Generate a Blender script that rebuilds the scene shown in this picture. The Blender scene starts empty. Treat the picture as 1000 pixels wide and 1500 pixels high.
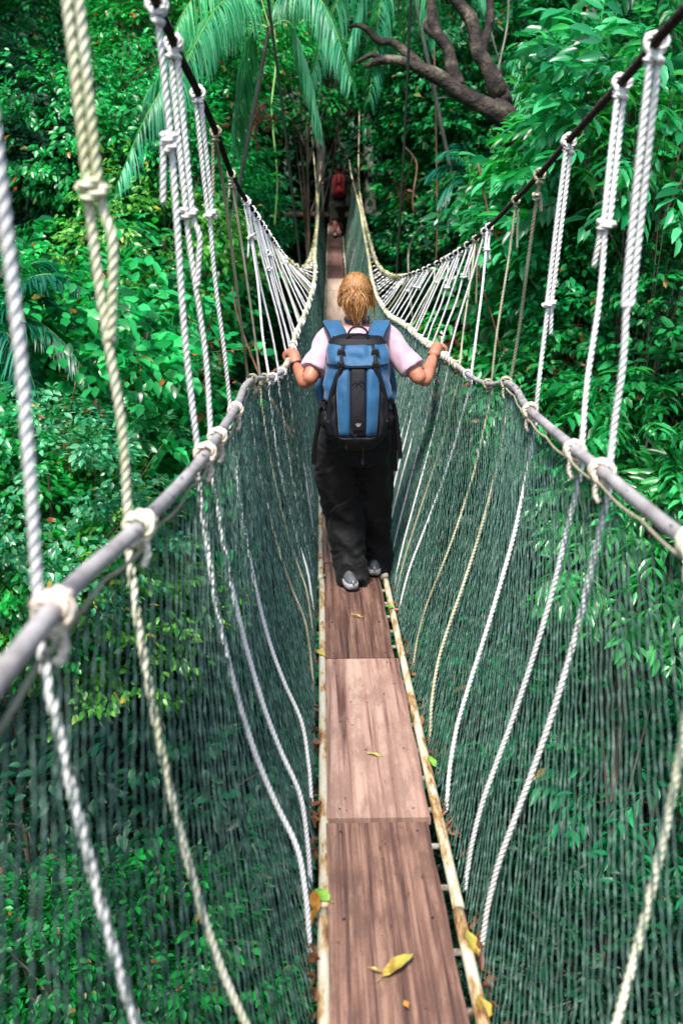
import bpy, bmesh, math, random
import numpy as np
from mathutils import Vector, Matrix, noise
R=math.radians
rng=np.random.default_rng(7); random.seed(7)
scene=bpy.context.scene
COL=scene.collection

# ---------------------------------------------------------------- tags and linking
def tag(o,label=None,cat=None,group=None,kind=None):
    if label: o['label']=label
    if cat: o['category']=cat
    if group: o['group']=group
    if kind: o['kind']=kind
    return o
def empty(name,loc=(0,0,0),rz=0):
    o=bpy.data.objects.new(name,None); COL.objects.link(o)
    o.location=loc; o.rotation_euler=(0,0,rz); o.empty_display_size=.1
    return o
def link(name,mesh,mat=None,parent=None,loc=None):
    mesh.name=name
    o=bpy.data.objects.new(name,mesh); COL.objects.link(o)
    if mat is not None and not mesh.materials: mesh.materials.append(mat)
    if parent is not None:
        o.parent=parent
    if loc is not None: o.location=loc
    return o
def copy_tree(o,parent=None):
    c=o.copy(); COL.objects.link(c)
    if parent is not None: c.parent=parent
    for ch in list(o.children): copy_tree(ch,c)
    return c

class MB:
    """collects verts / faces as numpy chunks; builds one mesh"""
    def __init__(s): s.v=[]; s.f=[]; s.n=0
    def add(s,v,f):
        v=np.asarray(v,dtype=np.float64).reshape(-1,3)
        s.v.append(v)
        for a in (f if isinstance(f,(list,tuple)) and len(f) and isinstance(f[0],np.ndarray) else [np.asarray(f)]):
            if len(a): s.f.append(a+s.n)
        s.n+=len(v)
    def mesh(s,name,smooth=True,origin=None):
        me=bpy.data.meshes.new(name)
        v=np.concatenate(s.v)
        if origin is not None: v=v-np.asarray(origin)
        me.vertices.add(len(v)); me.vertices.foreach_set('co',v.astype(np.float32).ravel())
        loops=np.concatenate([a.ravel() for a in s.f]).astype(np.int32)
        sizes=np.concatenate([np.full(len(a),a.shape[1],dtype=np.int32) for a in s.f])
        starts=np.concatenate([[0],np.cumsum(sizes)[:-1]]).astype(np.int32)
        me.loops.add(len(loops)); me.loops.foreach_set('vertex_index',loops)
        me.polygons.add(len(sizes)); me.polygons.foreach_set('loop_start',starts)
        try: me.polygons.foreach_set('loop_total',sizes)
        except Exception: pass
        me.polygons.foreach_set('use_smooth',np.full(len(sizes),smooth,dtype=bool))
        me.update(calc_edges=True); me.validate()
        return me
    def build(s,name,mat,parent=None,smooth=True,origin=None):
        return link(name,s.mesh(name,smooth,origin),mat,parent)

# ---------------------------------------------------------------- camera and the path of the bridge
CZ=10.0; F=1458.0; PITCH=R(18.9); YAW=math.atan(30/F/math.cos(PITCH))
cam_rot=Matrix.Rotation(-YAW,3,'Z')@Matrix.Rotation(R(90)-PITCH,3,'X')
def ray(px,py): return cam_rot@Vector(((px-500)/F,(750-py)/F,-1))
def atD(px,py,D):                      # the point seen at a pixel whose world y is D
    d=ray(px,py); k=D/d.y
    return Vector((d.x*k,D,CZ+d.z*k))
def atz(px,py,z):                      # the point at a pixel, z metres deep
    d=ray(px,py)*z; return Vector((d.x,d.y,CZ+d.z))
def proj(p):
    q=cam_rot.transposed()@(Vector(p)-Vector((0,0,CZ)))
    return (500+F*q.x/-q.z, 750-F*q.y/-q.z, -q.z)

def interp(xs,ys):
    xs=np.array(xs,float); ys=np.array(ys,float)
    # monotone-ish cubic (catmull-rom tangents)
    m=np.zeros_like(ys); d=np.diff(ys)/np.diff(xs)
    m[1:-1]=(d[:-1]+d[1:])/2; m[0]=d[0]; m[-1]=d[-1]
    def f(x):
        x=np.clip(x,xs[0],xs[-1]); i=np.clip(np.searchsorted(xs,x)-1,0,len(xs)-2)
        h=xs[i+1]-xs[i]; t=(x-xs[i])/h
        return ((2*t**3-3*t**2+1)*ys[i]+(t**3-2*t**2+t)*h*m[i]+(-2*t**3+3*t**2)*ys[i+1]+(t**3-t**2)*h*m[i+1])
    return f
deck_h=interp([-2,0,2,4.7,6.5,8,10,12,15,18,23,28,31],
              [CZ-1.36,CZ-1.57,CZ-1.778,CZ-2.06,CZ-2.19,CZ-2.23,CZ-2.2,CZ-2.10,CZ-1.92,CZ-1.71,CZ-1.43,CZ-1.15,CZ-1.0])
deck_x=interp([-2,0,4.7,8,12,16,20,25,31],[.17,.17,.17,.175,.215,.27,.32,.40,.47])
HWR=.17                                 # half distance between the two side rails
def solveD(px,py,hh):
    best=None
    for D in np.arange(.6,26,.005):
        e=abs(atD(px,py,D).z-(deck_h(D)+hh))
        if best is None or e<best[0]: best=(e,D)
        elif best[0]<.01 and e>best[0]+.03: break
    return float(best[1])

def path(pts):                          # pts sorted by D -> function D -> Vector
    pts=sorted(pts,key=lambda p:p[1])
    ys=[p[1] for p in pts]
    fx=interp(ys,[p[0] for p in pts]); fz=interp(ys,[p[2] for p in pts])
    return lambda D: Vector((float(fx(D)),float(D),float(fz(D))))
def hp(px,py,hh=1.2): return tuple(atD(px,py,solveD(px,py,hh)))

LP=[hp(0,1000),hp(90,880),hp(205,770),hp(300,665),hp(345,600),hp(370,555,1.2)]
DLend=LP[-1][1]
RP=[hp(1000,785),hp(880,690),hp(835,655),hp(775,600),hp(740,560,1.2)]
DRend=RP[-1][1]
x0,y0,z0=LP[0]; LP=[(x0-.03,-.6,float(deck_h(-.6))+1.2)]+LP
x0,y0,z0=RP[0]; RP=[(x0+.0,-.6,float(deck_h(-.6))+1.2)]+RP
LH=LP+[tuple(atD(*a)) for a in [(385,554,DLend+.22),(402,552,DLend+.55),(416,541,DLend+.8),(424,526,5.0),(433,491,5.9),(444,466,6.8),(457,428,8.4),(462,397,10),(461,378,12),(463,352,14),(465,320,17),(466,297,20),(468,270,23),(470,240,28),(471,225,31)]]
RH=RP+[tuple(atD(*a)) for a in [(718,563,DRend+.22),(690,552,DRend+.55),(665,532,DRend+.9),(641,513,5.15),(622,501,5.8),(594,477,6.8),(568,460,8.2),(553,436,9.5),(545,410,11),(540,378,12.8),(533,340,15),(527,305,18),(522,285,20.5),(517,268,23),(512,240,28),(511,225,31)]]
lhand=path(LH); rhand=path(RH)
lcable=path([(-.34,-1,CZ+.98),(-.335,1.1,CZ+.54),tuple(atD(230,5,2.15)),tuple(atD(254,62,2.42)),tuple(atD(290,135,2.9)),tuple(atD(315,190,3.4)),tuple(atD(342,262,4.15)),
    tuple(atD(370,307,5.1)),tuple(atD(400,352,7.2)),tuple(atD(417,376,8.8)),tuple(atD(432,389,10)),tuple(atD(446,391,11.2)),tuple(atD(456,372,12.6)),tuple(atD(462,345,14.5)),tuple(atD(465,312,17.5)),tuple(atD(464,285,20)),tuple(atD(460,235,24)),tuple(atD(455,180,28)),tuple(atD(452,140,31))])
rcable=path([(.56,-1,CZ+.72),(.575,1.0,CZ+.38),tuple(atD(1000,15,1.68)),tuple(atD(957,65,1.95)),tuple(atD(910,120,2.3)),tuple(atD(833,205,2.95)),tuple(atD(790,255,3.5)),tuple(atD(752,295,4.1)),
    tuple(atD(718,330,4.7)),tuple(atD(675,365,5.8)),tuple(atD(640,385,7)),tuple(atD(600,402,8.5)),tuple(atD(575,405,10)),tuple(atD(553,388,11.8)),tuple(atD(541,352,14)),tuple(atD(532,315,17)),tuple(atD(527,285,20)),tuple(atD(525,235,24)),tuple(atD(526,180,28)),tuple(atD(526,140,31))])

# ---------------------------------------------------------------- materials
MATS={}
def newmat(name):
    m=bpy.data.materials.new(name); m.use_nodes=True
    nt=m.node_tree; b=nt.nodes['Principled BSDF']; MATS[name]=m
    return m,nt,b
def N(nt,t,**k):
    n=nt.nodes.new(t)
    for a,v in k.items():
        if a in n.inputs: n.inputs[a].default_value=v
        else: setattr(n,a,v)
    return n
def ramp(nt,stops,src):
    r=nt.nodes.new('ShaderNodeValToRGB'); el=r.color_ramp.elements
    while len(el)<len(stops): el.new(.5)
    for e,(p,c) in zip(el,stops): e.position=p; e.color=(*c,1)
    nt.links.new(src,r.inputs[0]); return r
def coords(nt,scale=(1,1,1),world=False):
    if world: src=nt.nodes.new('ShaderNodeNewGeometry').outputs['Position']
    else: src=nt.nodes.new('ShaderNodeTexCoord').outputs['Object']
    mp=nt.nodes.new('ShaderNodeMapping'); mp.inputs['Scale'].default_value=scale
    nt.links.new(src,mp.inputs[0]); return mp.outputs[0]
def noise_mat(name,stops,scale=5,detail=5,stretch=(1,1,1),rough=.6,bump=.2,bscale=None,spec=.4,world=True,dist=.02,metal=0,bstretch=None):
    m,nt,b=newmat(name)
    c=coords(nt,stretch,world)
    n=N(nt,'ShaderNodeTexNoise',Scale=scale,Detail=detail,Roughness=.62); nt.links.new(c,n.inputs['Vector'])
    r=ramp(nt,stops,n.outputs['Fac']); nt.links.new(r.outputs[0],b.inputs['Base Color'])
    b.inputs['Roughness'].default_value=rough; b.inputs['Metallic'].default_value=metal
    b.inputs['Specular IOR Level'].default_value=spec
    if bump:
        c2=coords(nt,bstretch or stretch,world)
        n2=N(nt,'ShaderNodeTexNoise',Scale=bscale or scale*4,Detail=6); nt.links.new(c2,n2.inputs['Vector'])
        bp=N(nt,'ShaderNodeBump',Strength=bump,Distance=dist); nt.links.new(n2.outputs['Fac'],bp.inputs['Height'])
        nt.links.new(bp.outputs[0],b.inputs['Normal'])
    return m
def leaf_mat(name,dark,mid,light,rough=.35,trans=.35,odd=None,spec=.5):
    m,nt,b=newmat(name)
    g=nt.nodes.new('ShaderNodeNewGeometry')
    oi=nt.nodes.new('ShaderNodeObjectInfo')
    stops=[(0,dark),(.45,mid),(.93,light)]
    if odd: stops+= [(.985,light),(.99,odd)]
    else: stops+=[(1,light)]
    r=ramp(nt,stops,g.outputs['Random Per Island'])
    # a slow drift of hue through the crown
    n=N(nt,'ShaderNodeTexNoise',Scale=1.3,Detail=2); nt.links.new(g.outputs['Position'],n.inputs['Vector'])
    hs=N(nt,'ShaderNodeHueSaturation')
    mr=N(nt,'ShaderNodeMapRange'); mr.inputs['From Min'].default_value=.3; mr.inputs['From Max'].default_value=.7
    mr.inputs['To Min'].default_value=.72; mr.inputs['To Max'].default_value=1.3
    nt.links.new(n.outputs['Fac'],mr.inputs['Value']); nt.links.new(mr.outputs[0],hs.inputs['Value'])
    mh=N(nt,'ShaderNodeMapRange'); mh.inputs['To Min'].default_value=.485; mh.inputs['To Max'].default_value=.52
    nt.links.new(oi.outputs['Random'],mh.inputs['Value']); nt.links.new(mh.outputs[0],hs.inputs['Hue'])
    nt.links.new(r.outputs[0],hs.inputs['Color'])
    nt.links.new(hs.outputs[0],b.inputs['Base Color'])
    b.inputs['Roughness'].default_value=rough; b.inputs['Specular IOR Level'].default_value=spec
    t=N(nt,'ShaderNodeBsdfTranslucent')
    mx=N(nt,'ShaderNodeMix'); mx.data_type='RGBA'; mx.blend_type='MULTIPLY'; mx.inputs['Factor'].default_value=1
    nt.links.new(hs.outputs[0],mx.inputs[6]); mx.inputs[7].default_value=(1.5,1.7,.9,1)
    nt.links.new(mx.outputs[2],t.inputs['Color'])
    ms=N(nt,'ShaderNodeMixShader'); ms.inputs[0].default_value=trans
    nt.links.new(b.outputs[0],ms.inputs[1]); nt.links.new(t.outputs[0],ms.inputs[2])
    nt.links.new(ms.outputs[0],nt.nodes['Material Output'].inputs[0])
    return m

M={}
ORANGE=(.42,.12,.02)
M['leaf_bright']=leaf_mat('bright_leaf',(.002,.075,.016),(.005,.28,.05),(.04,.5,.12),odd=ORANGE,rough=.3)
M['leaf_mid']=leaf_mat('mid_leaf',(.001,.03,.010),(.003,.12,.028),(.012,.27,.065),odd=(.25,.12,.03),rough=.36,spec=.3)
M['leaf_dark']=leaf_mat('shaded_leaf',(.001,.014,.006),(.002,.035,.013),(.004,.08,.03),trans=.2,rough=.45,spec=.25)  # green taken near black: deep forest shade put into the leaf colour
M['leaf_pale']=leaf_mat('pale_leaf',(.006,.14,.05),(.03,.28,.12),(.14,.42,.22),odd=(.4,.28,.03),rough=.3,spec=.7)
M['leaf_spray']=leaf_mat('spray_leaf',(.003,.10,.024),(.008,.27,.06),(.07,.46,.15),rough=.31,spec=.9,trans=.4)
M['leaf_yg']=leaf_mat('yellow_green_leaf',(.015,.12,.015),(.05,.29,.03),(.18,.5,.09),odd=(.5,.4,.04),rough=.3)
M['leaf_red']=leaf_mat('red_leaf',(.06,.008,.008),(.12,.016,.012),(.2,.05,.02),rough=.4)
M['palm']=leaf_mat('palm_leaflet',(.01,.20,.085),(.04,.33,.15),(.16,.5,.28),rough=.4,spec=.5,trans=.4)
M['palm_blue']=leaf_mat('palm_blue',(.003,.09,.05),(.006,.15,.085),(.02,.24,.14),rough=.4)
M['rachis']=noise_mat('frond_rib',[(.3,(.10,.26,.06)),(.7,(.26,.40,.12))],4,rough=.5)
M['bark']=noise_mat('bark',[(.3,(.03,.022,.016)),(.5,(.09,.065,.05)),(.68,(.2,.16,.13)),(.8,(.05,.09,.03))],6,stretch=(1,1,.35),rough=.85,bump=.6,bscale=22)
M['bark_gnarled']=noise_mat('gnarled_bark',[(.35,(.010,.007,.006)),(.48,(.022,.016,.014)),(.60,(.07,.055,.042)),(.70,(.19,.16,.13)),(.74,(.06,.09,.02))],5,stretch=(1,1,1),rough=.85,bump=.8,bscale=20,dist=.04)
M['bark_grey']=noise_mat('grey_bark',[(.3,(.07,.07,.06)),(.7,(.22,.22,.2))],5,stretch=(1,1,.3),rough=.85,bump=.5)
M['twig']=noise_mat('twig',[(.3,(.07,.035,.02)),(.7,(.2,.1,.06))],8,rough=.8)
M['soil']=noise_mat('forest_floor',[(.3,(.010,.012,.007)),(.55,(.02,.026,.012)),(.75,(.05,.034,.02))],1.5,rough=.95,bump=.5,bscale=9,dist=.1)
def rope_mat(name,a,b_,dirt,low,high,base):
    a,b_,dirt=[tuple(1.0*x for x in c) for c in (a,b_,dirt)]
    # dirt grows towards the deck end (the wear of boots and leaf litter), by height above the deck
    m,nt,b=newmat(name)
    g=nt.nodes.new('ShaderNodeNewGeometry')
    n=N(nt,'ShaderNodeTexNoise',Scale=9,Detail=5,Roughness=.7); nt.links.new(g.outputs['Position'],n.inputs['Vector'])
    r=ramp(nt,[(.3,b_),(.62,a)],n.outputs['Fac'])
    n3=N(nt,'ShaderNodeTexNoise',Scale=260,Detail=2); nt.links.new(g.outputs['Position'],n3.inputs['Vector'])
    n2=N(nt,'ShaderNodeTexNoise',Scale=3,Detail=4); nt.links.new(g.outputs['Position'],n2.inputs['Vector'])
    s=ramp(nt,[(.52,(0,0,0)),(.72,(1,1,1))],n2.outputs['Fac'])
    mu=N(nt,'ShaderNodeMath',operation='MULTIPLY'); nt.links.new(s.outputs[0],mu.inputs[0]); mu.inputs[1].default_value=base
    mx=N(nt,'ShaderNodeMix'); mx.data_type='RGBA'; nt.links.new(mu.outputs[0],mx.inputs[0])
    nt.links.new(r.outputs[0],mx.inputs[6]); mx.inputs[7].default_value=(*dirt,1)
    nt.links.new(mx.outputs[2],b.inputs['Base Color']); b.inputs['Roughness'].default_value=.6
    b.inputs['Specular IOR Level'].default_value=.35
    bp=N(nt,'ShaderNodeBump',Strength=.25,Distance=.002); nt.links.new(n3.outputs['Fac'],bp.inputs['Height']); nt.links.new(bp.outputs[0],b.inputs['Normal'])
    return m
M['rope_white']=rope_mat('white_rope',(.84,.835,.82),(.68,.67,.66),(.5,.4,.27),0,0,.35)
M['rope_cream']=rope_mat('cream_rope',(.80,.79,.62),(.66,.64,.46),(.42,.44,.18),0,0,.8)
M['rope_olive']=rope_mat('olive_rope',(.48,.46,.32),(.27,.26,.17),(.13,.12,.06),0,0,.8)
M['rope_tan']=rope_mat('tan_rope',(.62,.46,.33),(.42,.30,.21),(.25,.15,.09),0,0,.8)
M['knot_cream']=rope_mat('knot_cream',(.84,.76,.64),(.66,.52,.42),(.4,.28,.2),0,0,.5)
M['moss_rope']=rope_mat('mossy_rope',(.62,.60,.42),(.36,.36,.18),(.33,.24,.05),0,0,.9)
M['cable']=noise_mat('dark_cable',[(.3,(.006,.005,.005)),(.7,(.02,.015,.013))],40,rough=.6,bump=.4,bscale=160,dist=.003)
M['cable_brown']=noise_mat('rust_cable',[(.3,(.014,.009,.007)),(.7,(.06,.035,.024))],40,rough=.6,bump=.4,bscale=160,dist=.003)
M['vine_cable']=noise_mat('guy_cable',[(.3,(.006,.012,.008)),(.7,(.02,.03,.02))],20,rough=.6)
M['hose']=noise_mat('grey_hose',[(.3,(.22,.20,.205)),(.5,(.36,.335,.34)),(.75,(.52,.50,.50))],14,detail=7,rough=.5,bump=.35,bscale=70,dist=.004)
M['net']=noise_mat('green_net',[(.3,(.009,.042,.030)),(.5,(.028,.085,.062)),(.75,(.16,.26,.21))],25,detail=6,rough=.55,bump=0)
M['knot_green']=noise_mat('net_far',[(.25,(.10,.15,.12)),(.5,(.22,.30,.25)),(.75,(.5,.56,.5))],12,rough=.6,bump=0)
def rail_mat():
    m,nt,b=newmat('painted_rail')
    c=coords(nt,(1,.22,1),True)
    n=N(nt,'ShaderNodeTexNoise',Scale=26,Detail=7,Roughness=.68); nt.links.new(c,n.inputs['Vector'])
    r=ramp(nt,[(.36,(.17,.075,.03)),(.44,(.40,.25,.10)),(.50,(.56,.50,.36)),(.7,(.64,.64,.56))],n.outputs['Fac'])
    nt.links.new(r.outputs[0],b.inputs['Base Color'])
    r2=ramp(nt,[(.4,(.8,.8,.8)),(.55,(.32,.32,.32))],n.outputs['Fac']); nt.links.new(r2.outputs[0],b.inputs['Roughness'])
    bp=N(nt,'ShaderNodeBump',Strength=.4,Distance=.003); nt.links.new(n.outputs['Fac'],bp.inputs['Height']); nt.links.new(bp.outputs[0],b.inputs['Normal'])
    return m
M['rail']=rail_mat()
M['rung']=noise_mat('rung_metal',[(.35,(.2,.12,.07)),(.5,(.5,.48,.44)),(.7,(.6,.6,.56))],30,rough=.45,metal=.3)
def wood_mat(name,dark,mid,light,streak=.5,wet=.5,sx=1.,seed=0):
    dark,mid,light=[tuple(.85*x for x in c) for c in (dark,mid,light)]
    m,nt,b=newmat(name)
    tc=nt.nodes.new('ShaderNodeTexCoord'); mp=nt.nodes.new('ShaderNodeMapping')
    mp.inputs['Scale'].default_value=(1,.018,0); mp.inputs['Location'].default_value=(seed*3.7,seed*1.3,seed)
    nt.links.new(tc.outputs['Object'],mp.inputs[0])
    n=N(nt,'ShaderNodeTexNoise',Scale=60*sx,Detail=6,Roughness=.6); n.inputs['Distortion'].default_value=.25
    nt.links.new(mp.outputs[0],n.inputs['Vector'])
    mp2=nt.nodes.new('ShaderNodeMapping'); mp2.inputs['Scale'].default_value=(1,.22,0); mp2.inputs['Location'].default_value=(seed*2.1,seed,3)
    nt.links.new(tc.outputs['Object'],mp2.inputs[0])
    n2=N(nt,'ShaderNodeTexNoise',Scale=13,Detail=6,Roughness=.7); nt.links.new(mp2.outputs[0],n2.inputs['Vector'])
    n3=N(nt,'ShaderNodeTexNoise',Scale=220,Detail=4,Roughness=.7); nt.links.new(tc.outputs['Object'],n3.inputs['Vector'])
    r=ramp(nt,[(.36,dark),(.47,mid),(.60,light)],n.outputs['Fac'])
    r2=ramp(nt,[(.42,(0,0,0)),(.54,(1,1,1))],n2.outputs['Fac'])
    mx=N(nt,'ShaderNodeMix'); mx.data_type='RGBA'; nt.links.new(r2.outputs[0],mx.inputs[0])
    d2=tuple(.5*x+.5*y for x,y in zip(dark,mid)); mx.inputs[6].default_value=(*d2,1); nt.links.new(r.outputs[0],mx.inputs[7])
    mf=N(nt,'ShaderNodeMix'); mf.data_type='RGBA'; mf.inputs[0].default_value=streak
    nt.links.new(r.outputs[0],mf.inputs[6]); nt.links.new(mx.outputs[2],mf.inputs[7])
    r3=ramp(nt,[(.3,(.75,.75,.75)),(.7,(1.2,1.2,1.2))],n3.outputs['Fac'])
    mm=N(nt,'ShaderNodeMix'); mm.data_type='RGBA'; mm.blend_type='MULTIPLY'; mm.inputs[0].default_value=1
    nt.links.new(mf.outputs[2],mm.inputs[6]); nt.links.new(r3.outputs[0],mm.inputs[7])
    nt.links.new(mm.outputs[2],b.inputs['Base Color'])
    rr=ramp(nt,[(.35,(wet,wet,wet)),(.65,(.7,.7,.7))],n2.outputs['Fac']); nt.links.new(rr.outputs[0],b.inputs['Roughness'])
    ad=N(nt,'ShaderNodeMath',operation='ADD'); nt.links.new(n.outputs['Fac'],ad.inputs[0])
    m3=N(nt,'ShaderNodeMath',operation='MULTIPLY'); nt.links.new(n3.outputs['Fac'],m3.inputs[0]); m3.inputs[1].default_value=.4
    nt.links.new(m3.outputs[0],ad.inputs[1])
    bp=N(nt,'ShaderNodeBump',Strength=.55,Distance=.004); nt.links.new(ad.outputs[0],bp.inputs['Height']); nt.links.new(bp.outputs[0],b.inputs['Normal'])
    return m
M['wood_a']=wood_mat('plank_wood_dark',(.035,.020,.020),(.20,.10,.072),(.38,.22,.155),.65,.45)
M['wood_b']=wood_mat('plank_wood_pink',(.13,.055,.045),(.46,.28,.215),(.56,.375,.29),.7,.5,.45,seed=2)
M['wood_c']=wood_mat('plank_wood_brown',(.04,.020,.018),(.17,.085,.062),(.28,.16,.115),.5,.42,seed=4)
M['wood_pale']=wood_mat('plank_wood_pale',(.4,.26,.2),(.58,.42,.33),(.68,.52,.42),.4,.5,seed=6)
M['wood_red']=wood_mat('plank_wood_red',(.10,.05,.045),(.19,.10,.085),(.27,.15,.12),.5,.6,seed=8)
M['leaf_floor_shaded']=leaf_mat('shaded_floor_leaf',(.001,.010,.005),(.002,.024,.010),(.004,.06,.022),trans=.15,rough=.45)  # undergrowth green darkened, so the shade below the bridge sits in the colour
M['litter']=leaf_mat('litter_leaf',(.06,.022,.012),(.14,.05,.022),(.26,.12,.05),odd=(.35,.28,.04),rough=.55,trans=.1)
M['leaf_yellow']=noise_mat('yellow_leaf',[(.35,(.22,.13,.02)),(.5,(.42,.33,.06)),(.72,(.28,.34,.06))],22,rough=.45,bump=.2,bscale=60,dist=.002)
M['leaf_orange']=noise_mat('orange_leaf',[(.35,(.25,.08,.015)),(.6,(.5,.22,.03))],22,rough=.5)
M['leaf_fresh']=noise_mat('fresh_leaf',[(.35,(.03,.25,.03)),(.6,(.25,.42,.05))],22,rough=.4)

# ---------------------------------------------------------------- curve tools
def cr(pts,step):
    """catmull-rom resample to even spacing"""
    P=np.array([tuple(p) for p in pts],float)
    if len(P)==2: P=np.array([P[0],(P[0]+P[1])/2,P[1]])
    Q=np.vstack([2*P[0]-P[1],P,2*P[-1]-P[-2]])
    out=[]
    for i in range(1,len(Q)-2):
        p0,p1,p2,p3=Q[i-1],Q[i],Q[i+1],Q[i+2]
        L=np.linalg.norm(p2-p1); n=max(2,int(L/step*2)+1)
        t=np.linspace(0,1,n,endpoint=False)[:,None]
        out.append(.5*((2*p1)+(-p0+p2)*t+(2*p0-5*p1+4*p2-p3)*t**2+(-p0+3*p1-3*p2+p3)*t**3))
    out.append(Q[-2][None]); C=np.vstack(out)
    s=np.concatenate([[0],np.cumsum(np.linalg.norm(np.diff(C,axis=0),axis=1))])
    n=max(3,int(s[-1]/step)+1); u=np.linspace(0,s[-1],n)
    return np.stack([np.interp(u,s,C[:,k]) for k in range(3)],1),u
def frames(C):
    T=np.gradient(C,axis=0); T/=np.linalg.norm(T,axis=1)[:,None]+1e-12
    a=np.array([1,0,0.]) if abs(T[0][0])<.8 else np.array([0,1.,0])
    U=np.zeros_like(C); u=a-T[0]*a.dot(T[0]); u/=np.linalg.norm(u); U[0]=u
    for i in range(1,len(C)):
        u=u-T[i]*u.dot(T[i]); u/=np.linalg.norm(u)+1e-12; U[i]=u
    return T,U,np.cross(T,U)
def sweep(mb,C,rad,nv=8,lobes=0,pitch=.055,u=None,caps=True,phase=0):
    T,U,V=frames(C); n=len(C)
    rad=np.broadcast_to(np.asarray(rad,float),(n,))
    th=np.arange(nv)*2*math.pi/nv
    if lobes:
        ph=(th*lobes/3)% (2*math.pi/3)-math.pi/3
        sh=.5*np.cos(ph)+np.sqrt(np.maximum(0,.25-.25*np.sin(ph)**2))
        tw=u/pitch*2*math.pi+phase
    else: sh=np.ones(nv); tw=np.zeros(n)+phase
    A=th[None,:]+tw[:,None]
    rr=rad[:,None]*sh[None,:]
    P=C[:,None,:]+(np.cos(A)*rr)[:,:,None]*U[:,None,:]+(np.sin(A)*rr)[:,:,None]*V[:,None,:]
    i=np.arange(n-1)[:,None]*nv; j=np.arange(nv)[None,:]; k=(j+1)%nv
    f=np.stack([i+j,i+k,i+nv+k,i+nv+j],-1).reshape(-1,4)
    v=P.reshape(-1,3); fs=[f]
    if caps:
        v=np.vstack([v,C[0],C[-1]]); a=n*nv
        jj=np.arange(nv); kk=(jj+1)%nv
        fs.append(np.stack([kk,jj,np.full(nv,a)],1)); fs.append(np.stack([(n-1)*nv+jj,(n-1)*nv+kk,np.full(nv,a+1)],1))
    mb.add(v,fs)
def rope(mb,pts,r=.009,lod=0,pitch=None):
    pitch=pitch or r*6.2
    step=[.0055,.011,.03][lod]; nv=[12,9,6][lod]
    C,u=cr(pts,step)
    sweep(mb,C,r,nv,3 if lod<2 else 3,pitch if lod<2 else pitch*3,u)
def tube(mb,pts,r,nv=8,step=.05,taper=None):
    C,u=cr(pts,step)
    rad=r if taper is None else np.interp(u/u[-1],np.linspace(0,1,len(taper)),taper)
    sweep(mb,C,rad,nv)
def coil(center,axis,rad,turns,pitch,phase=0,wob=0):
    a=Vector(axis).normalized(); u=a.orthogonal().normalized(); v=a.cross(u)
    n=int(turns*12)+1; c=Vector(center); out=[]
    for i in range(n):
        t=i/12*2*math.pi+phase; k=(i/12-turns/2)*pitch
        rr=rad*(1+wob*math.sin(3.1*t+phase))
        out.append(c+a*k+u*math.cos(t)*rr+v*math.sin(t)*rr)
    return out
def box(mb,c,s,rot=None):
    c=np.array(c,float); s=np.array(s,float)/2
    v=np.array([[x,y,z] for x in(-1,1) for y in(-1,1) for z in(-1,1)])*s
    if rot is not None: v=v@np.array(rot).T
    mb.add(v+c,np.array([[0,1,3,2],[4,6,7,5],[0,4,5,1],[2,3,7,6],[0,2,6,4],[1,5,7,3]]))
def bevelled(name,mesh,w=.003,seg=2):
    bm=bmesh.new(); bm.from_mesh(mesh)
    bmesh.ops.bevel(bm,geom=bm.edges[:],offset=w,segments=seg,affect='EDGES',profile=.5)
    bm.to_mesh(mesh); bm.free(); return mesh
# ================================================================ THE BRIDGE
def Dfind(pathf,val,axis=1,lo=.3,hi=30):
    best=(1e9,0)
    for D in np.arange(lo,hi,.01):
        p=proj(pathf(D)); e=abs(p[axis]-val)
        if e<best[0]: best=(e,D)
        elif best[0]<4 and e>best[0]+25: break
    return float(best[1])
def deckP(D,off=0.,dz=0.): return Vector((float(deck_x(D))+off,float(D),float(deck_h(D))+dz))
def Bp(side,D): return deckP(D,side*(HWR+.022),-.005)
gL=interp([0,.10,.22,.38,.73,1],[0,.03,.12,.46,.82,1]); gR=interp([0,.12,.25,.4,.73,1],[0,.05,.18,.42,.79,1])
def netP(side,D,t,out=0.,Dtop=None):
    """a point of the net: t=0 at the deck rail, 1 at the handrail"""
    Dt=D if Dtop is None else Dtop
    B=Bp(side,D); H=(lhand if side<0 else rhand)(Dt)
    g=float((gL if side<0 else gR)(t)); w=min(1,max(0,(Dt-3.2)/2.2))
    g=g*(1-w)+(t*.8+.2*g)*w
    p=B.lerp(H,t); p.x=B.x+(H.x-B.x)*g+side*out
    return p

# ---- planks
bridge_empty=None
segs=[(.62,2.455,'wood_a','weathered brown plank nearest the camera with dark streaks and a fallen leaf'),
      (2.475,3.755,'wood_b','pale pinkish second plank from the camera with a dark rotten left edge'),
      (3.775,5.16,'wood_c','brown third plank from the camera, under the shoes of the woman'),
      (5.18,6.55,'wood_a','brown streaked plank just ahead of the woman, left of her trousers')]
d=6.57; k=0
while d<26:
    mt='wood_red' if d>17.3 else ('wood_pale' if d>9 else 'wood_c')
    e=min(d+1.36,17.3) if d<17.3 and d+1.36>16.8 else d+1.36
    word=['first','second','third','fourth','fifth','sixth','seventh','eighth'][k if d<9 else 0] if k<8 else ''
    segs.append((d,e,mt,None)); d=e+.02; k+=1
ordn=['first','second','third','fourth','fifth','sixth','seventh','eighth','ninth','tenth','eleventh','twelfth','thirteenth','fourteenth','fifteenth','sixteenth','seventeenth','eighteenth','nineteenth','twentieth']
def ordinal(i):
    if i<20: return ordn[i]
    tens={2:'twenty',3:'thirty',4:'forty',5:'fifty',6:'sixty',7:'seventy'}[(i+1)//10]
    u=(i+1)%10
    return (tens+'-'+ordn[u-1]) if u else {20:'twentieth',30:'thirtieth',40:'fortieth',50:'fiftieth',60:'sixtieth'}[i+1]
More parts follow.
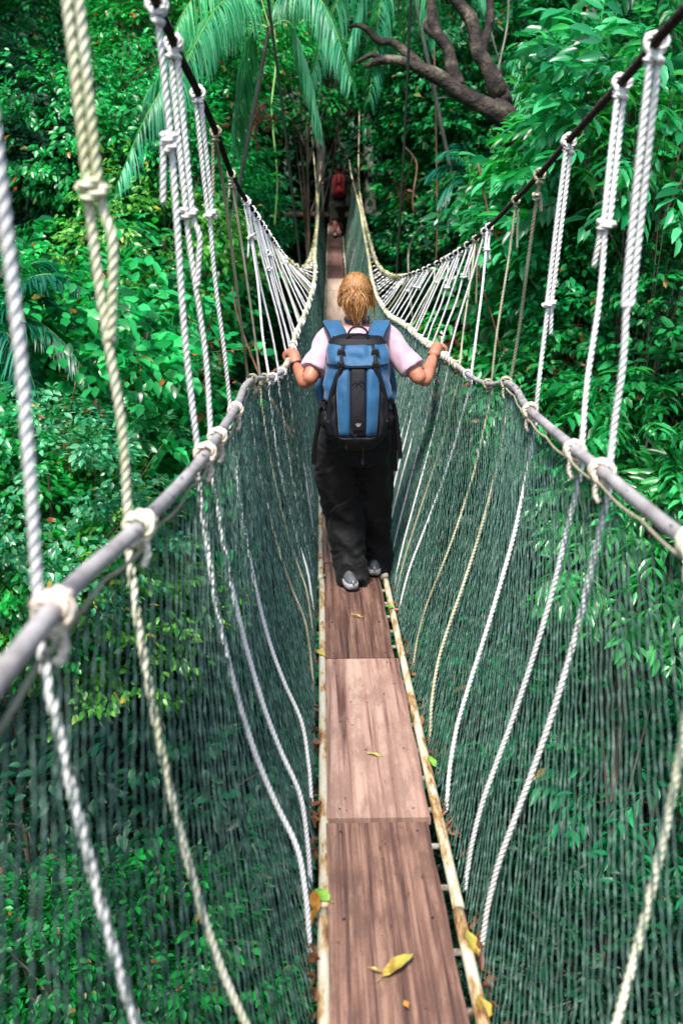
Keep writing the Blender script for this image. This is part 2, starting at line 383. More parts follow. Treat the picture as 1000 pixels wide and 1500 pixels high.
for i,(a,b_,mt,lab) in enumerate(segs):
    mb=MB(); pts=[]
    n=10; W0=-.158 ; W1=.134
    jit=random.uniform(-.006,.006); L=b_-a
    rot=random.uniform(-.006,.006)
    rows=[]
    ends=8
    # slab with slightly ragged long edges and tiny height wave
    ys=np.linspace(a,b_,22); vs=[]
    for yy in ys:
        wl=W0+jit+.0025*math.sin(yy*19+i)+random.uniform(-.0008,.0008); wr=W1+jit+.0025*math.sin(yy*13+2*i)+random.uniform(-.0008,.0008)
        wr+=.012*(1 if i in(0,1) else 0)
        lift=.010+.004*math.sin((yy-a)/L*math.pi)*(1 if i%2 else -1)+(.004 if i%2 else 0)
        c=deckP(yy,0,lift+.012)
        for xx,zz in [(wl,0),(wl+.004,.004),(wr-.004,.004),(wr,0),(wr,-.022),(wl,-.022)]:
            vs.append((c.x+xx+rot*(yy-a),yy,c.z+zz))
    m_=6; nn=len(ys); f=[]
    for r in range(nn-1):
        for j in range(m_): f.append([r*m_+j,r*m_+(j+1)%m_,(r+1)*m_+(j+1)%m_,(r+1)*m_+j][::-1])
    mb.add(vs,[np.array(f),np.array([[0,1,2,3,4,5]]),np.array([[(nn-1)*m_+j for j in range(m_)][::-1]])])
    org=deckP((a+b_)/2)
    o=mb.build('walkway_plank',M[mt],smooth=False,origin=org); o.location=org
    if lab is None:
        if a>17.2: lab='dark reddish plank in the shade, %s plank past the colour change under the far man'%ordinal(int(round((a-17.3)/1.38)))
        else: lab='plank of the walkway ahead of the woman, %s one past the streaked plank'%ordinal(i-4)
    tag(o,lab,'plank',group='planks of the walkway')
    # nail heads
    if i<4:
        nb=MB()
        for yy in (a+.05,a+.45,b_-.45,b_-.05):
            for xo in (-.12,.1):
                c=deckP(yy,xo,.0285+(.004 if i%2 else 0))
                sweep(nb,np.array([c+Vector((0,0,-.006)),c,c+Vector((0,0,.0006))]),.0028,8)
        o2=nb.build('nail_heads',M['cable_brown'],parent=o); o2.location=-org

# ---- ladder frames below the planks: side rails, rungs
breaks=[-.6,2.06,4.93,7.9,10.9,13.9,16.9,19.9,22.9,26]
names=['nearest the camera','second from the camera, ending by the shoes','third from the camera, beside her legs']
for i in range(len(breaks)-1):
    a,b_=breaks[i],breaks[i+1]-.012
    lab='rusty cream ladder frame under the planks, '+(names[i] if i<3 else '%s from the camera'%ordinal(i))
    root=empty('ladder_frame',deckP((a+b_)/2)); tag(root,lab,'ladder frame',group='ladder frames of the walkway')
    org=root.location
    for s in(-1,1):
        mb=MB(); n=26
        off=.012*math.sin(i*2.3)*(i>0)
        pts=[deckP(yy,s*HWR+off*.3,.012) for yy in np.linspace(a,b_,n)]
        if s>0 and i==2: pts=[deckP(yy,s*HWR-.012,.018) for yy in np.linspace(a,b_,n)]
        tube(mb,pts,.0155 if i<3 else .016,14,.05)
        o=mb.build('side_rail',M['rail'],root,origin=org)
        # end collars
        if i<4:
            cb=MB(); 
            for yy in (a+.004,b_-.004):
                c=deckP(yy,s*HWR,.012); tube(cb,[c-Vector((0,.008,0)),c+Vector((0,.008,0))],.0175,14,.01)
            c=deckP(a+1.33,s*HWR,.012); tube(cb,[c-Vector((0,.006,0)),c+Vector((0,.006,0))],.0172,14,.01)
            cb.build('rail_collar',M['cable_brown'],o)
    yy=a+.11
    while yy<b_:
        mb=MB(); tube(mb,[deckP(yy,-HWR,-.004),deckP(yy,HWR,-.004)],.009,8,.1)
        mb.build('rung',M['rung'],root,origin=org); yy+=.2 if i<4 else .6
kb=MB(); c=deckP(4.94,HWR,.026)
u_=np.linspace(0,math.pi,9)
sweep(kb,np.array([c+Vector((0,-.02*math.cos(t),0)) for t in u_]),np.maximum(.001,.021*np.sin(u_)),12)
o=kb.build('rail_end_cap',M['knot_cream']); tag(o,'round cream cap on the right rail end beside the shoe of the woman','end cap')

# ---- handrails: stiff grey hose near the camera, then knotted rope
for side,P,De,word,pp in ((-1,lhand,DLend,'left',LH),(1,rhand,DRend,'right',RH)):
    root=empty('handrail',P(1.)); org=root.location
    tag(root,'%s hand rail, grey hose turning into knotted rope past its bend'%word,'handrail',group='hand rails of the bridge')
    mb=MB()
    pts=[P(D) for D in np.concatenate([np.arange(-.6,De,.25),[De+.03]])]
    wob=[p+Vector((0,0,.004*math.sin(3*p.y+side))) for p in pts]
    tube(mb,wob,.0125,16,.03); hose=mb.build('hose_section',M['hose'],root,origin=org)
    mb=MB()
    tube(mb,[P(De+.01),P(De+.1),P(De+.25),P(De+.5),P(De+.8)],.0105,10,.02)
    mb.build('bent_tube',M['hose'],root,origin=org)
    mb=MB()
    tube(mb,[P(D) for D in np.arange(De+.7,11,.2)],.0120,12,.02); mb.build('taped_tube',M['hose'],root,origin=org)
    mb=MB(); C,u=cr([P(D) for D in np.arange(De+.8,11,.3)],.008)
    a=u/.07*2*math.pi; T,U,V=frames(C)
    C2=C+(np.cos(a)*.012)[:,None]*U+(np.sin(a)*.012)[:,None]*V
    sweep(mb,C2,.0052,5); mb.build('spiral_cord',M['moss_rope'],root,origin=org)
    mb=MB(); rope(mb,[P(D) for D in np.arange(10.9,31,.5)],.021,1,.12)
    mb.build('rope_section',M['moss_rope'],root,origin=org)
    # cord that laces the net under the hose
    mb=MB(); C,u=cr([P(D)+Vector((-side*.010,0,-.019)) for D in np.arange(-.3,De,.2)],.01)
    C[:,2]-=np.abs(np.sin(u*math.pi/.31))*.012*(1 if side<0 else .6)
    sweep(mb,C,.0042,8,3,.03,u); mb.build('lacing_cord',M['rope_olive'],root,origin=org)
    for q in np.arange(.5,De,.13):
        mb=MB(); rope(mb,coil(P(q),P(q+.02)-P(q-.02),.0142,1.1,.01,q*9),.0016,2)
        mb.build('lacing_tie',M['cable'],root,origin=org)
# ---- main cables
for P,word,mt in ((lcable,'left','cable'),(rcable,'right','cable_brown')):
    root=empty('main_cable',P(1.)); org=root.location
    mb=MB(); C,u=cr([P(D) for D in np.arange(-1,10.4,.25)],.006); sweep(mb,C,.0105,8,3,.05,u)
    o=mb.build('cable_span',M[mt],root,origin=org)
    mb=MB(); C,u=cr([P(D) for D in np.arange(9.8,31,.3)],.03); sweep(mb,C,.016,9,3,.1,u)
    mb.build('rope_covered_span',M['moss_rope'],root,origin=org)
    # lashings of rope round the far part of the cable
    for q in np.arange(9,20,.17):
        mb=MB(); rope(mb,coil(P(q),P(q+.05)-P(q-.05),.021+.006*random.random(),1.3,.016,q*5),.009,2)
        mb.build('lashing',M['moss_rope'],root,origin=org)
    tag(root,'%s main cable, dark wire sloping down from the top and mossy at its far end'%word,'cable')

# ---- suspension ropes
used=[0]
def mid(a,b_,t): return a.lerp(b_,t)
def cable_knot(parent,mb,P,D,r,wide,lod,ph):
    ax=P(D+.03)-P(D-.03)
    rope(mb,coil(P(D)+Vector((0,0,-.002)),ax,.0095+r*.9,1.35,r*2.0,ph,.05),r,lod)
    # the turn that locks the loop just below the cable
    down=P(D)-Vector((0,0,.0105+r*2.5))
    rope(mb,coil(down,Vector((.35,.25,1)),wide*.85+r*.55,1.0,r*1.2,ph+2),r,lod)
def stopper(mb,c,ax,r,wide,lod,ph,turns=1.6):
    rope(mb,coil(c,ax,wide+r*.9,turns,r*2.0,ph,.04),r*1.02,lod)
def suspender(side,Dt,Dh,Db,mt,r,lod,label,top=None,double=0,tail=0,knot=None,group=None,ptail=None,knotmat=None,loop=0,lowmat=None,plain=0):
    Pc=lcable if side<0 else rcable; Ph=lhand if side<0 else rhand
    T_=Pc(Dt) if top is None else Vector(top)
    H=Ph(Dh); B=Bp(side,Db)
    root=empty('suspension_rope',B); org=root.location
    tag(root,label,'rope',group=group)
    hs=H+Vector((side*(.0125+r*.5),0,0))
    S=T_-Vector((0,0,.02))
    up=MB(); ph=random.random()*6
    sag=lambda t: Vector((random.uniform(-.002,.002),random.uniform(-.004,.004),0))
    wl=lambda t,k=1: Vector((.006*math.sin(5*t+ph),.01*math.sin(3*t+ph),0))*k*(math.sin(math.pi*min(1,max(0,t))))
    if double>0 and knot:
        K=mid(S,hs,knot)
        sp=r*1.02
        sx=Vector((1,.25*side,0)).normalized()*sp
        if loop:
            # two strands all the way: the second bows away below the knot and rejoins
            J=mid(S,hs,loop)
            rope(up,[S-sx,mid(S,K,.5)-sx*1.15,K-sx,mid(K,J,.5)-sx*.9,J-sx*.4,mid(J,hs,.5)+wl(.5),hs],r,lod)
            s2=sx*loop_side
            rope(up,[S+sx,mid(S,K,.5)+sx*1.0,K+sx*1.1,mid(K,J,.35)+sx*2.6,mid(K,J,.75)+sx*1.6,J+sx*.5-Vector((0,0,.02))],r,lod)
        else:
            rope(up,[S-sx,mid(S,K,.5)-sx*1.1,K-sx*.95],r,lod)
            rope(up,[S+sx,mid(S,K,.5)+sx*1.05,K+sx*.95],r,lod)
            rope(up,[K+Vector((0,0,.01))-sx*.3,mid(K,hs,.33)+wl(.3),mid(K,hs,.7)+wl(.7),hs],r,lod)
        w=r*1.35
    else:
        rope(up,[S,mid(S,hs,.3)+wl(.3),mid(S,hs,.7)+wl(.7),hs],r,lod); w=r*.8
        K=mid(S,hs,knot) if knot else None
    up.build('upper_rope',M[mt],root,origin=org)
    # lower run behind the net
    lo=MB()
    pts=[hs-Vector((0,0,.015)),H+Vector((side*.018,0,-.045))]
    for t in (.86,.7,.55,.42,.32,.22,.12,.05):
        D=Db+(Dh-Db)*t; pts.append(netP(side,D,t,.012+.012*min(1,max(0,(t-.42)/.25)),Dtop=D)+wl(t,.6))
    pts.append(B+Vector((side*.012,0,.0)))
    rope(lo,pts,r*.97,lod); lo.build('lower_rope',M[lowmat or mt],root,origin=org)
    kn=MB()
    if top is None: cable_knot(root,kn,Pc,Dt,r,w,lod,ph)
    else: stopper(kn,S,Vector((0,0,1)),r,w,lod,ph)
    kn.build('cable_knot',M[mt],root,origin=org)
    hk=MB(); ax=Ph(Dh+.03)-Ph(Dh-.03)
    rope(hk,coil(H,ax,.0125+r*.9,(2.4 if lod<1 else 1.3),r*1.9,ph,.04),r,lod)
    if lod<2:
        rope(hk,coil(H+Vector((side*.004,0,-.028)),Vector((0,.3,1)),r*1.25,1.4,r*1.2,ph),r*.9,lod)
    if lod==0:
        rope(hk,[H+Vector((-side*.01,-.01,-.02)),H+Vector((-side*.012,-.012,-.045)),H+Vector((-side*.004,-.02,-.06))],r*.9,lod)
    hk.build('handrail_knot',M[knotmat or mt],root,origin=org)
    if knot and not plain:
        sk=MB(); stopper(sk,K,(hs-S).normalized()+Vector((.15,.1,0)),r,w*.9,lod,ph,1.25 if double else 1.9)
        sk.build('stopper_knot',M[mt],root,origin=org)
    if tail and (knot or True):
        K0=K if knot else S-Vector((0,0,.01))
        tm=MB(); sd=-1 if ptail is None else ptail
        rope(tm,[K0+Vector((sd*r*1.6,0,-.005)),K0+Vector((sd*r*2.0,0,-tail*.5)),K0+Vector((sd*r*2.6,.005,-tail))],r*.95,lod)
        e=K0+Vector((sd*r*2.6,.005,-tail))
        tp=MB(); sweep(tp,np.array([e+Vector((0,0,.006)),e-Vector((0,0,.001)),e-Vector((0,0,.006))]),r*.8,8)
        to=tm.build('loose_end',M[mt],root,origin=org); 
        tp.build('burnt_tip',M['cable'],to)
    used[0]+=1
    return root
loop_side=1
def V3(p): return tuple(p)
railL=lambda D: Bp(-1,D); railR=lambda D: Bp(1,D)
LG='suspension ropes of the left side'; RG='suspension ropes of the right side'
W='rope_white'
# -- left, near: rows in the picture of cable knot, handrail knot, foot
def dl(py): return Dfind(lhand,py)
def dr(py): return Dfind(rhand,py)
def cl(py): return Dfind(lcable,py,lo=.8)
def crr(py): return Dfind(rcable,py,lo=.8)
def bl(py): return Dfind(railL,py)
def br(py): return Dfind(railR,py)
D1=dl(893)
suspender(-1,D1,D1,D1-.22,W,.0078,0,'thick white rope at the far left edge, ending in a big pale knot',top=lcable(D1)+Vector((.022,0,0)),group=LG,knotmat='knot_cream')
D2=dl(772)
suspender(-1,D2,D2,D2-.28,'rope_cream',.0080,0,'cream yellow rope second from the left edge, forked below its bulky knot',double=1,knot=.48,loop=.68,group=LG)
suspender(-1,cl(6),dl(664),bl(1400),W,.0078,0,'white rope with a stopper knot and short cut end, third from the left edge',knot=.262,tail=.12,ptail=-1,group=LG,knotmat='knot_cream')
suspender(-1,cl(62),dl(640),bl(1300),W,.0074,0,'white doubled rope whose second strand bows out below its knot, fourth on the left',double=1,knot=.39,loop=.56,group=LG,knotmat='knot_cream')
suspender(-1,cl(135),dl(600),bl(1185),W,.0070,0,'white rope doubled down to a stopper knot, fifth on the left side',double=1,knot=.345,group=LG,knotmat='knot_cream')
suspender(-1,cl(192),DLend-.02,bl(1010),'rope_olive',.0064,0,'thin olive grey rope with a short loose end, meeting the end of the left hose',tail=.17,ptail=-1,group=LG)
suspender(-1,cl(255),DLend+.25,bl(945),'rope_olive',.0064,1,'thin olive grey twisted rope just right of the left hose end',knot=.03,tail=.05,ptail=-1,group=LG)
suspender(-1,cl(295),DLend+.5,bl(915),W,.0070,1,'thin white rope with a bunched knot, third past the left hose end',double=1,knot=.19,tail=.09,ptail=-1,group=LG)
near_left_D=DLend+.5
# -- right, near
DR0=1.33
suspender(1,DR0,DR0,DR0-.25,'rope_cream',.0080,0,'cream rope crossing the lower right corner behind the net',top=rcable(DR0),group=RG)
suspender(1,crr(62),dr(690),br(1400),W,.0078,0,'white doubled rope furthest right, its two strands parallel from the cable',double=1,knot=.58,plain=1,group=RG,knotmat='knot_cream',lowmat=W)
suspender(1,crr(120),dr(660),br(1305),W,.0074,0,'white doubled rope with a stopper knot and cut end, second from the right edge',double=1,knot=.36,tail=.09,ptail=-1,group=RG,knotmat='knot_cream')
suspender(1,crr(205),dr(601),br(1190),W,.0074,0,'white doubled rope knotted level with the head of the woman, third on the right',double=1,knot=.58,tail=.09,ptail=.6,group=RG,knotmat='knot_cream')
suspender(1,crr(255),DRend-.01,br(1092),'rope_olive',.0070,0,'olive grey twisted rope tied at the bend of the right hand rail',knot=.07,tail=.05,ptail=1,group=RG)
suspender(1,crr(292),DRend+.27,br(985),'rope_olive',.0064,1,'grey rope with a short loose end right of its knot, just past the right bend',tail=.16,ptail=1,group=RG)
suspender(1,crr(332),DRend+.62,br(900),W,.0070,1,'white rope with a bulky frayed knot just below the right cable',knot=.13,tail=.05,ptail=1,double=1,group=RG)
suspender(1,crr(349),DRend+.85,br(880),'rope_olive',.0064,1,'pale thin rope with a hanging strand beside it, seventh on the right',tail=.3,ptail=1,group=RG)
# -- farther ones, both sides
for side,D0,Pc,g,word in ((-1,near_left_D+.24,lcable,LG,'left'),(1,DRend+1.12,rcable,RG,'right')):
    D=D0; i=8
    while D<22.5:
        rr=random.random()
        lod=1 if D<9 else 2
        mt=('rope_olive' if rr<.18 else W) if D<12 else ('moss_rope' if rr<.5 else W)
        kn=None; dbl=0; tl=0
        if D<9:
            if rr>.62: dbl=1; kn=random.uniform(.15,.4)
            elif rr>.4: tl=random.uniform(.08,.2)
        lab='%s rope%s, %s on the %s side counting from the camera'%('grey' if mt=='rope_olive' else ('mossy' if mt=='moss_rope' else 'white'),
             ' doubled to a knot' if dbl else (' with a loose end' if tl else ''),ordinal(i),word)
        suspender(side,D,D+random.uniform(-.04,.04),D-.1+random.uniform(-.05,.05),mt,.0066 if D<9 else .0085,lod,lab,double=dbl,knot=kn,tail=tl,ptail=random.choice((-1,1)),group=g)
        D+=random.choice((.13,.2,.26,.32,.38)) if D<13 else random.uniform(.45,.6); i+=1

# ---- nets: long collapsed meshes, twine pairs knotted to their neighbours
gNet=interp([0,.12,.25,.45,.7,.87,1],[0,.20,.38,.62,.85,.95,1.0])
for side,word in((-1,'left'),(1,'right')):
    mb=MB(); Dc=.75 if side<0 else .9; prev=None; q=0; links=[]
    SH=1.05 if side<0 else 1.15
    while Dc<24:
        sp=.043 if Dc<3 else (.034 if Dc<8 else (.05 if Dc<12 else .08))
        near=Dc<8
        top=(lhand if side<0 else rhand)(Dc)
        kink=.034 if near else .07
        n=int(1.3/kink); off=(q%2)*.5
        T=np.clip((np.arange(n+1)+off)/(n+.5),0,.99)
        Dt=np.maximum(.05,Dc-SH*(1-T))
        w=min(1,max(0,(Dc-3.4)/2.2))
        g=np.asarray(gNet(T)); g=g*(1-w)+(T*.75+.25*g)*w
        hx=np.array([(lhand if side<0 else rhand)(d) for d in Dt]); Bx=deck_x(Dt)+side*(HWR+.022); Bz=deck_h(Dt)-.012
        x=Bx+(hx[:,0]-Bx)*g; z=Bz+(hx[:,2]-.014-Bz)*T
        amp=.0035 if near else .004
        zig=np.where(np.arange(n+1)%2==0,1.,-1.)
        y=Dt+zig*amp+rng.normal(0,.0010,n+1)+.003*np.sin(T*7+q*.3)
        x=x+side*(rng.normal(0,.0012,n+1)+.010*np.sin(Dc*2.1+T*3)*np.sin(T*math.pi))
        z=z+rng.normal(0,.004,n+1)+(.010*math.sin(q*2.4)*np.clip((T-.7)/.3,0,1)*w)
        N_=np.stack([x,y,z],1)
        # densify: a node (knot) and the twine between
        M_=(N_[1:]+N_[:-1])/2+rng.normal(0,.0008,(n,3))
        C=np.empty((4*n+1,3)); C[0::4]=N_; C[2::4]=M_; C[1::4]=N_[:-1]*.82+N_[1:]*.18; C[3::4]=N_[:-1]*.18+N_[1:]*.82
        k=1 if near else (1.3 if Dc<12 else 1.9)
        rad=np.tile([.0031,.0018,.0015,.0018],n); rad=np.append(rad,.0031)*k
        sweep(mb,C,rad,4,caps=False)
        if prev is not None and Dc<7 and q%2==0:
            m_=min(len(prev),len(N_))-1
            a_=prev[:m_]; b_=N_[:m_]
            links.append(np.stack([a_[::2],b_[::2]],1)); links.append(np.stack([a_[1:m_:2],b_[:m_-1:2][:len(a_[1:m_:2])]],1) if len(a_[1:m_:2])<=len(b_[:m_-1:2]) else np.stack([a_[::2],b_[::2]],1))
        prev=N_; Dc+=sp*random.uniform(.8,1.2); q+=1
    pos=np.concatenate(links); a=pos[:,0]; b=pos[:,1]; w_=.0007; nl=len(a)
    o3=np.array([0,0,w_*1.6]); s3=np.array([1,0,0.])*w_
    V=np.stack([a-s3,a+s3,a+o3,b-s3,b+s3,b+o3],1); of=(np.arange(nl)*6)[:,None,None]
    f=np.array([[0,1,4,3],[1,2,5,4],[2,0,3,5]]); mb.add(V.reshape(-1,3),[(f[None]+of).reshape(-1,4)])
    o=mb.build('safety_net',M['net'],smooth=True)
    tag(o,'green knotted safety net hanging from the %s hand rail down to the deck'%word,'net',group='safety nets of the bridge')
# ---- hanging guy cables
for (pa,pb,D,r,lab) in (((384,-40),(432,345),9.5,.013,'thin dark guy cable hanging steeply left of the far man'),
                         ((600,-40),(578,400),10.5,.014,'thin dark green guy cable hanging upright right of the far man')):
    mb=MB(); a=atD(*pa,D); b_=atD(*pb,D+.6)
    a=a+(a-b_)*.6; b_=b_+(b_-a)*1.2
    bend=Vector((.03,0,0))
    tube(mb,[a,a.lerp(b_,.35)+bend,a.lerp(b_,.7)-bend*.5,b_],r,8,.2)
    o=mb.build('guy_cable',M['vine_cable']); tag(o,lab,'cable',group='guy cables')

# ---- fallen leaves
def leaf_mesh(L,Wd,curl=.2,fold=.25,seed=0):
    rr=random.Random(seed); n=9; v=[];f=[]
    for i in range(n+1):
        t=i/n; w=Wd/2*math.sin(math.pi*min(1,t**.8*1.0))**.85*(1+.12*math.sin(t*17+seed))
        bend=curl*L*math.sin(t*math.pi*.9+.2)*.5
        for k,s in enumerate((-1,-.5,0,.5,1)):
            v.append((s*w,(t-.5)*L,bend*.5+fold*abs(s)*w+.0015*math.sin(9*t+s*4+seed)))
    for i in range(n):
        for k in range(4): a=i*5+k; f.append([a,a+1,a+6,a+5])
    mb=MB(); mb.add(v,np.array(f))
    st=[(0,-L/2,curl*.2*L*.25),(0.002,-L*.62,.004),(.004,-L*.74,.001)]
    C,u=cr(st,.006); sweep(mb,C,.0011,5)
    return mb
salient=[((583,1417),.095,.032,'leaf_yellow',-52,'yellow green leaf lying on the nearest plank'),
 ((547,1108),.050,.013,'leaf_yellow',68,'small thin yellowish leaf lying on the pale second plank'),
 ((521,903),.055,.012,'leaf_yellow',60,'small curled yellow leaf lying behind the shoe of the woman'),
 ((690,1378),.085,.034,'leaf_yellow',12,'bright yellow leaf leaning against the outside of the right rail'),
 ((706,1472),.060,.040,'leaf_yellow',5,'round yellow leaf by the right rail near the lower frame edge'),
 ((472,1312),.055,.030,'leaf_fresh',40,'green and yellow leaf lying across the left rail'),
 ((462,1322),.075,.030,'leaf_orange',8,'orange leaf hanging beside the left rail joint'),
 ((458,1345),.060,.026,'leaf_orange',-14,'lower orange leaf beside the left rail joint'),
 ((632,1113),.060,.024,'leaf_fresh',20,'green leaf stuck outside the right rail beside the pale plank'),
 ((570,891),.045,.024,'leaf_fresh',80,'fresh green leaf lying on the right rail near the shoe of the woman'),
 ((470,958),.06,.02,'leaf_yellow',35,'yellow green leaf across the left rail beside the third plank'),
 ((549,1425),.035,.008,'leaf_yellow',70,'tiny yellow sliver of leaf left of the big leaf on the nearest plank'),
 ((594,1474),.02,.012,'leaf_orange',10,'tiny orange scrap near the bottom of the nearest plank')]
for k,((px,py),L,Wd,mt,az,lab) in enumerate(salient):
    on=478<px<(600 if py<1000 else 672) and not(px in(472,))
    D=solveD(px,py,.03)
    p=atD(px,py,D); 
    p.z=float(deck_h(D))+(.037 if 478<px<660 else .034)
    if mt in('leaf_yellow','leaf_fresh') and px in(690,706,632): p.z-=.012
    mb=leaf_mesh(L,Wd,.22,.3,k)
    o=mb.build('fallen_leaf',M[mt]); o.location=p
    tiltx=.0 if 478<px<660 else .5
    o.rotation_euler=(R(5),tiltx*(1 if px>600 else -1)*.8,R(az))
    tag(o,lab,'leaf',group='fallen leaves on the walkway')
# litter caught between rails and nets, and scraps on the planks
mb=MB()
def scatter_leaf(mb,p,L,Wd,rot):
    v=np.array([(0,-.5,0),(-.5,-.1,.12),(-.35,.3,.1),(0,.5,-.08),(.35,.3,.12),(.5,-.1,.1),(0,0,-.05)])*np.array([Wd,L,L*.6])
    v=v@np.array(rot.to_matrix()).T+np.array(p)
    mb.add(v,np.array([[0,6,1],[1,6,2],[2,6,3],[3,6,4],[4,6,5],[5,6,0]]))
from mathutils import Euler
for k in range(420):
    s=random.choice((-1,1)); D=random.choice((random.uniform(1,6),random.uniform(1.2,3.4),random.uniform(1.2,9)))
    D=round(D*1.6)/1.6+random.gauss(0,.12)
    p=deckP(D,s*(HWR+random.uniform(.018,.05)),random.uniform(-.008,.036))
    scatter_leaf(mb,p,random.uniform(.018,.045),random.uniform(.01,.022),Euler((random.uniform(-1.4,1.4),random.uniform(-1.4,1.4),random.uniform(0,6))))
for k in range(110):
    D=random.uniform(1.5,6.5); p=deckP(D,random.uniform(-.14,.13),.036)
    scatter_leaf(mb,p,random.uniform(.006,.022),random.uniform(.002,.005),Euler((.1,.1,random.uniform(0,6))))
o=mb.build('leaf_litter',M['litter']); tag(o,'brown and orange leaf litter caught between the rails and the nets','leaf litter',kind='stuff')
# ================================================================ PEOPLE
def remesh(mb,voxel,smooth=3,name='m',fac=.5):
    me=mb.mesh(name); ob=bpy.data.objects.new(name,me); COL.objects.link(ob)
    m=ob.modifiers.new('r','REMESH'); m.mode='VOXEL'; m.voxel_size=voxel
    if smooth:
        s=ob.modifiers.new('s','SMOOTH'); s.iterations=smooth; s.factor=fac
    dg=bpy.context.evaluated_depsgraph_get(); dg.update()
    out=bpy.data.meshes.new_from_object(ob.evaluated_get(dg)); bpy.data.objects.remove(ob)
    out.polygons.foreach_set('use_smooth',[True]*len(out.polygons))
    return out
def shift(me,org):
    me.transform(Matrix.Translation(-Vector(org))); return me
def folds(me,amp,scale,stretch=(1,1,1),seed=0,zlim=None,shear=0):
    n=len(me.vertices); co=np.empty(n*3,np.float32); me.vertices.foreach_get('co',co); co=co.reshape(-1,3)
    no=np.array([v.normal[:] for v in me.vertices])
    d=np.empty(n)
    for i in range(n):
        p=Vector(((co[i][0]+shear*co[i][2])*stretch[0]*scale+seed,co[i][1]*stretch[1]*scale,co[i][2]*stretch[2]*scale))
        a=noise.noise(p+noise.noise_vector(p*.5)*1.2); d[i]=(1-abs(a)*3.2)*.6+noise.noise(p*2.3)*.4
    w=1 if zlim is None else np.clip((zlim-co[:,2])/.1,0,1)
    co+= (no*(d*amp*w)[:,None]).astype(np.float32)
    me.vertices.foreach_set('co',co.ravel()); me.update(); return me
def limb(mb,pts,rads,nv=16,step=.012):
    C,u=cr(pts,step); k=np.array([0]+list(np.cumsum([ (Vector(pts[i+1])-Vector(pts[i])).length for i in range(len(pts)-1)])))
    r=np.interp(u/u[-1],k/k[-1],rads)
    # rounded ends
    e0=np.clip(u/rads[0],0,1); e1=np.clip((u[-1]-u)/rads[-1],0,1)
    r=r*np.sqrt(np.maximum(.02,1-(1-e0)**2))*np.sqrt(np.maximum(.02,1-(1-e1)**2))
    sweep(mb,C,r,nv)
def loft(mb,rings,nv=28,p=1.0):
    """rings: (centre, rx, ry); horizontal superellipses"""
    zs=np.array([r[0][2] for r in rings]); n=max(8,int((zs.max()-zs.min())/.012)); 
    if zs[0]>zs[-1]: rings=rings[::-1]; zs=zs[::-1]
    f=[interp(zs,[r[0][0] for r in rings]),interp(zs,[r[0][1] for r in rings]),interp(zs,[r[1] for r in rings]),interp(zs,[r[2] for r in rings])]
    Z=np.linspace(zs[0],zs[-1],n); th=np.arange(nv)*2*math.pi/nv
    c=np.sign(np.cos(th))*np.abs(np.cos(th))**p; s=np.sign(np.sin(th))*np.abs(np.sin(th))**p
    P=np.stack([f[0](Z)[:,None]+f[2](Z)[:,None]*c,f[1](Z)[:,None]+f[3](Z)[:,None]*s,np.broadcast_to(Z[:,None],(n,nv))],-1)
    i=np.arange(n-1)[:,None]*nv; j=np.arange(nv)[None,:]; k=(j+1)%nv
    fa=np.stack([i+j,i+k,i+nv+k,i+nv+j],-1).reshape(-1,4)
    v=np.vstack([P.reshape(-1,3),P[0].mean(0),P[-1].mean(0)]); jj=np.arange(nv); kk=(jj+1)%nv
    mb.add(v,[fa,np.stack([kk,jj,np.full(nv,n*nv)],1),np.stack([(n-1)*nv+jj,(n-1)*nv+kk,np.full(nv,n*nv+1)],1)])
def ball(mb,c,rx,ry,rz,rot=None,nv=20,nr=14):
    th=np.arange(nv)*2*math.pi/nv; ph=np.linspace(0.02,math.pi-.02,nr)
    P=np.stack([np.sin(ph)[:,None]*np.cos(th)*rx,np.sin(ph)[:,None]*np.sin(th)*ry,-np.cos(ph)[:,None]*np.ones(nv)*rz],-1)
    i=np.arange(nr-1)[:,None]*nv; j=np.arange(nv)[None,:]; k=(j+1)%nv
    fa=np.stack([i+j,i+k,i+nv+k,i+nv+j],-1).reshape(-1,4)
    v=P.reshape(-1,3); v=np.vstack([v,[0,0,-rz],[0,0,rz]])
    if rot is not None: v=v@np.array(rot.to_3x3() if hasattr(rot,'to_3x3') else rot).T
    jj=np.arange(nv); kk=(jj+1)%nv
    mb.add(v+np.array(c),[fa,np.stack([kk,jj,np.full(nv,nr*nv)],1),np.stack([(nr-1)*nv+jj,(nr-1)*nv+kk,np.full(nv,nr*nv+1)],1)])
def ribbon(mb,pts,side,w,th,step=.012,ws=None):
    C,u=cr(pts,step); T,_,_=frames(C); n=len(C)
    S=np.array([tuple(s) for s in side],float) if isinstance(side,list) else np.tile(np.array(tuple(side),float),(n,1))
    if isinstance(side,list): S=np.stack([np.interp(u/u[-1],np.linspace(0,1,len(side)),S[:,k]) for k in range(3)],1)
    S=S-T*(S*T).sum(1)[:,None]; S/=np.linalg.norm(S,axis=1)[:,None]; Nn=np.cross(T,S)
    W=np.full(n,w) if ws is None else np.interp(u/u[-1],np.linspace(0,1,len(ws)),ws)
    prof=[(-.5,-.35),(-.46,.5),(0,.62),(.46,.5),(.5,-.35),(.46,-.5),(-.46,-.5)]
    P=np.stack([C+S*(a*W)[:,None]+Nn*b*th for a,b in prof],1); nv=len(prof)
    i=np.arange(n-1)[:,None]*nv; j=np.arange(nv)[None,:]; k=(j+1)%nv
    fa=np.stack([i+j,i+k,i+nv+k,i+nv+j],-1).reshape(-1,4)
    mb.add(P.reshape(-1,3),[fa,np.array([list(range(nv))]),np.array([[(n-1)*nv+q for q in range(nv)][::-1]])])

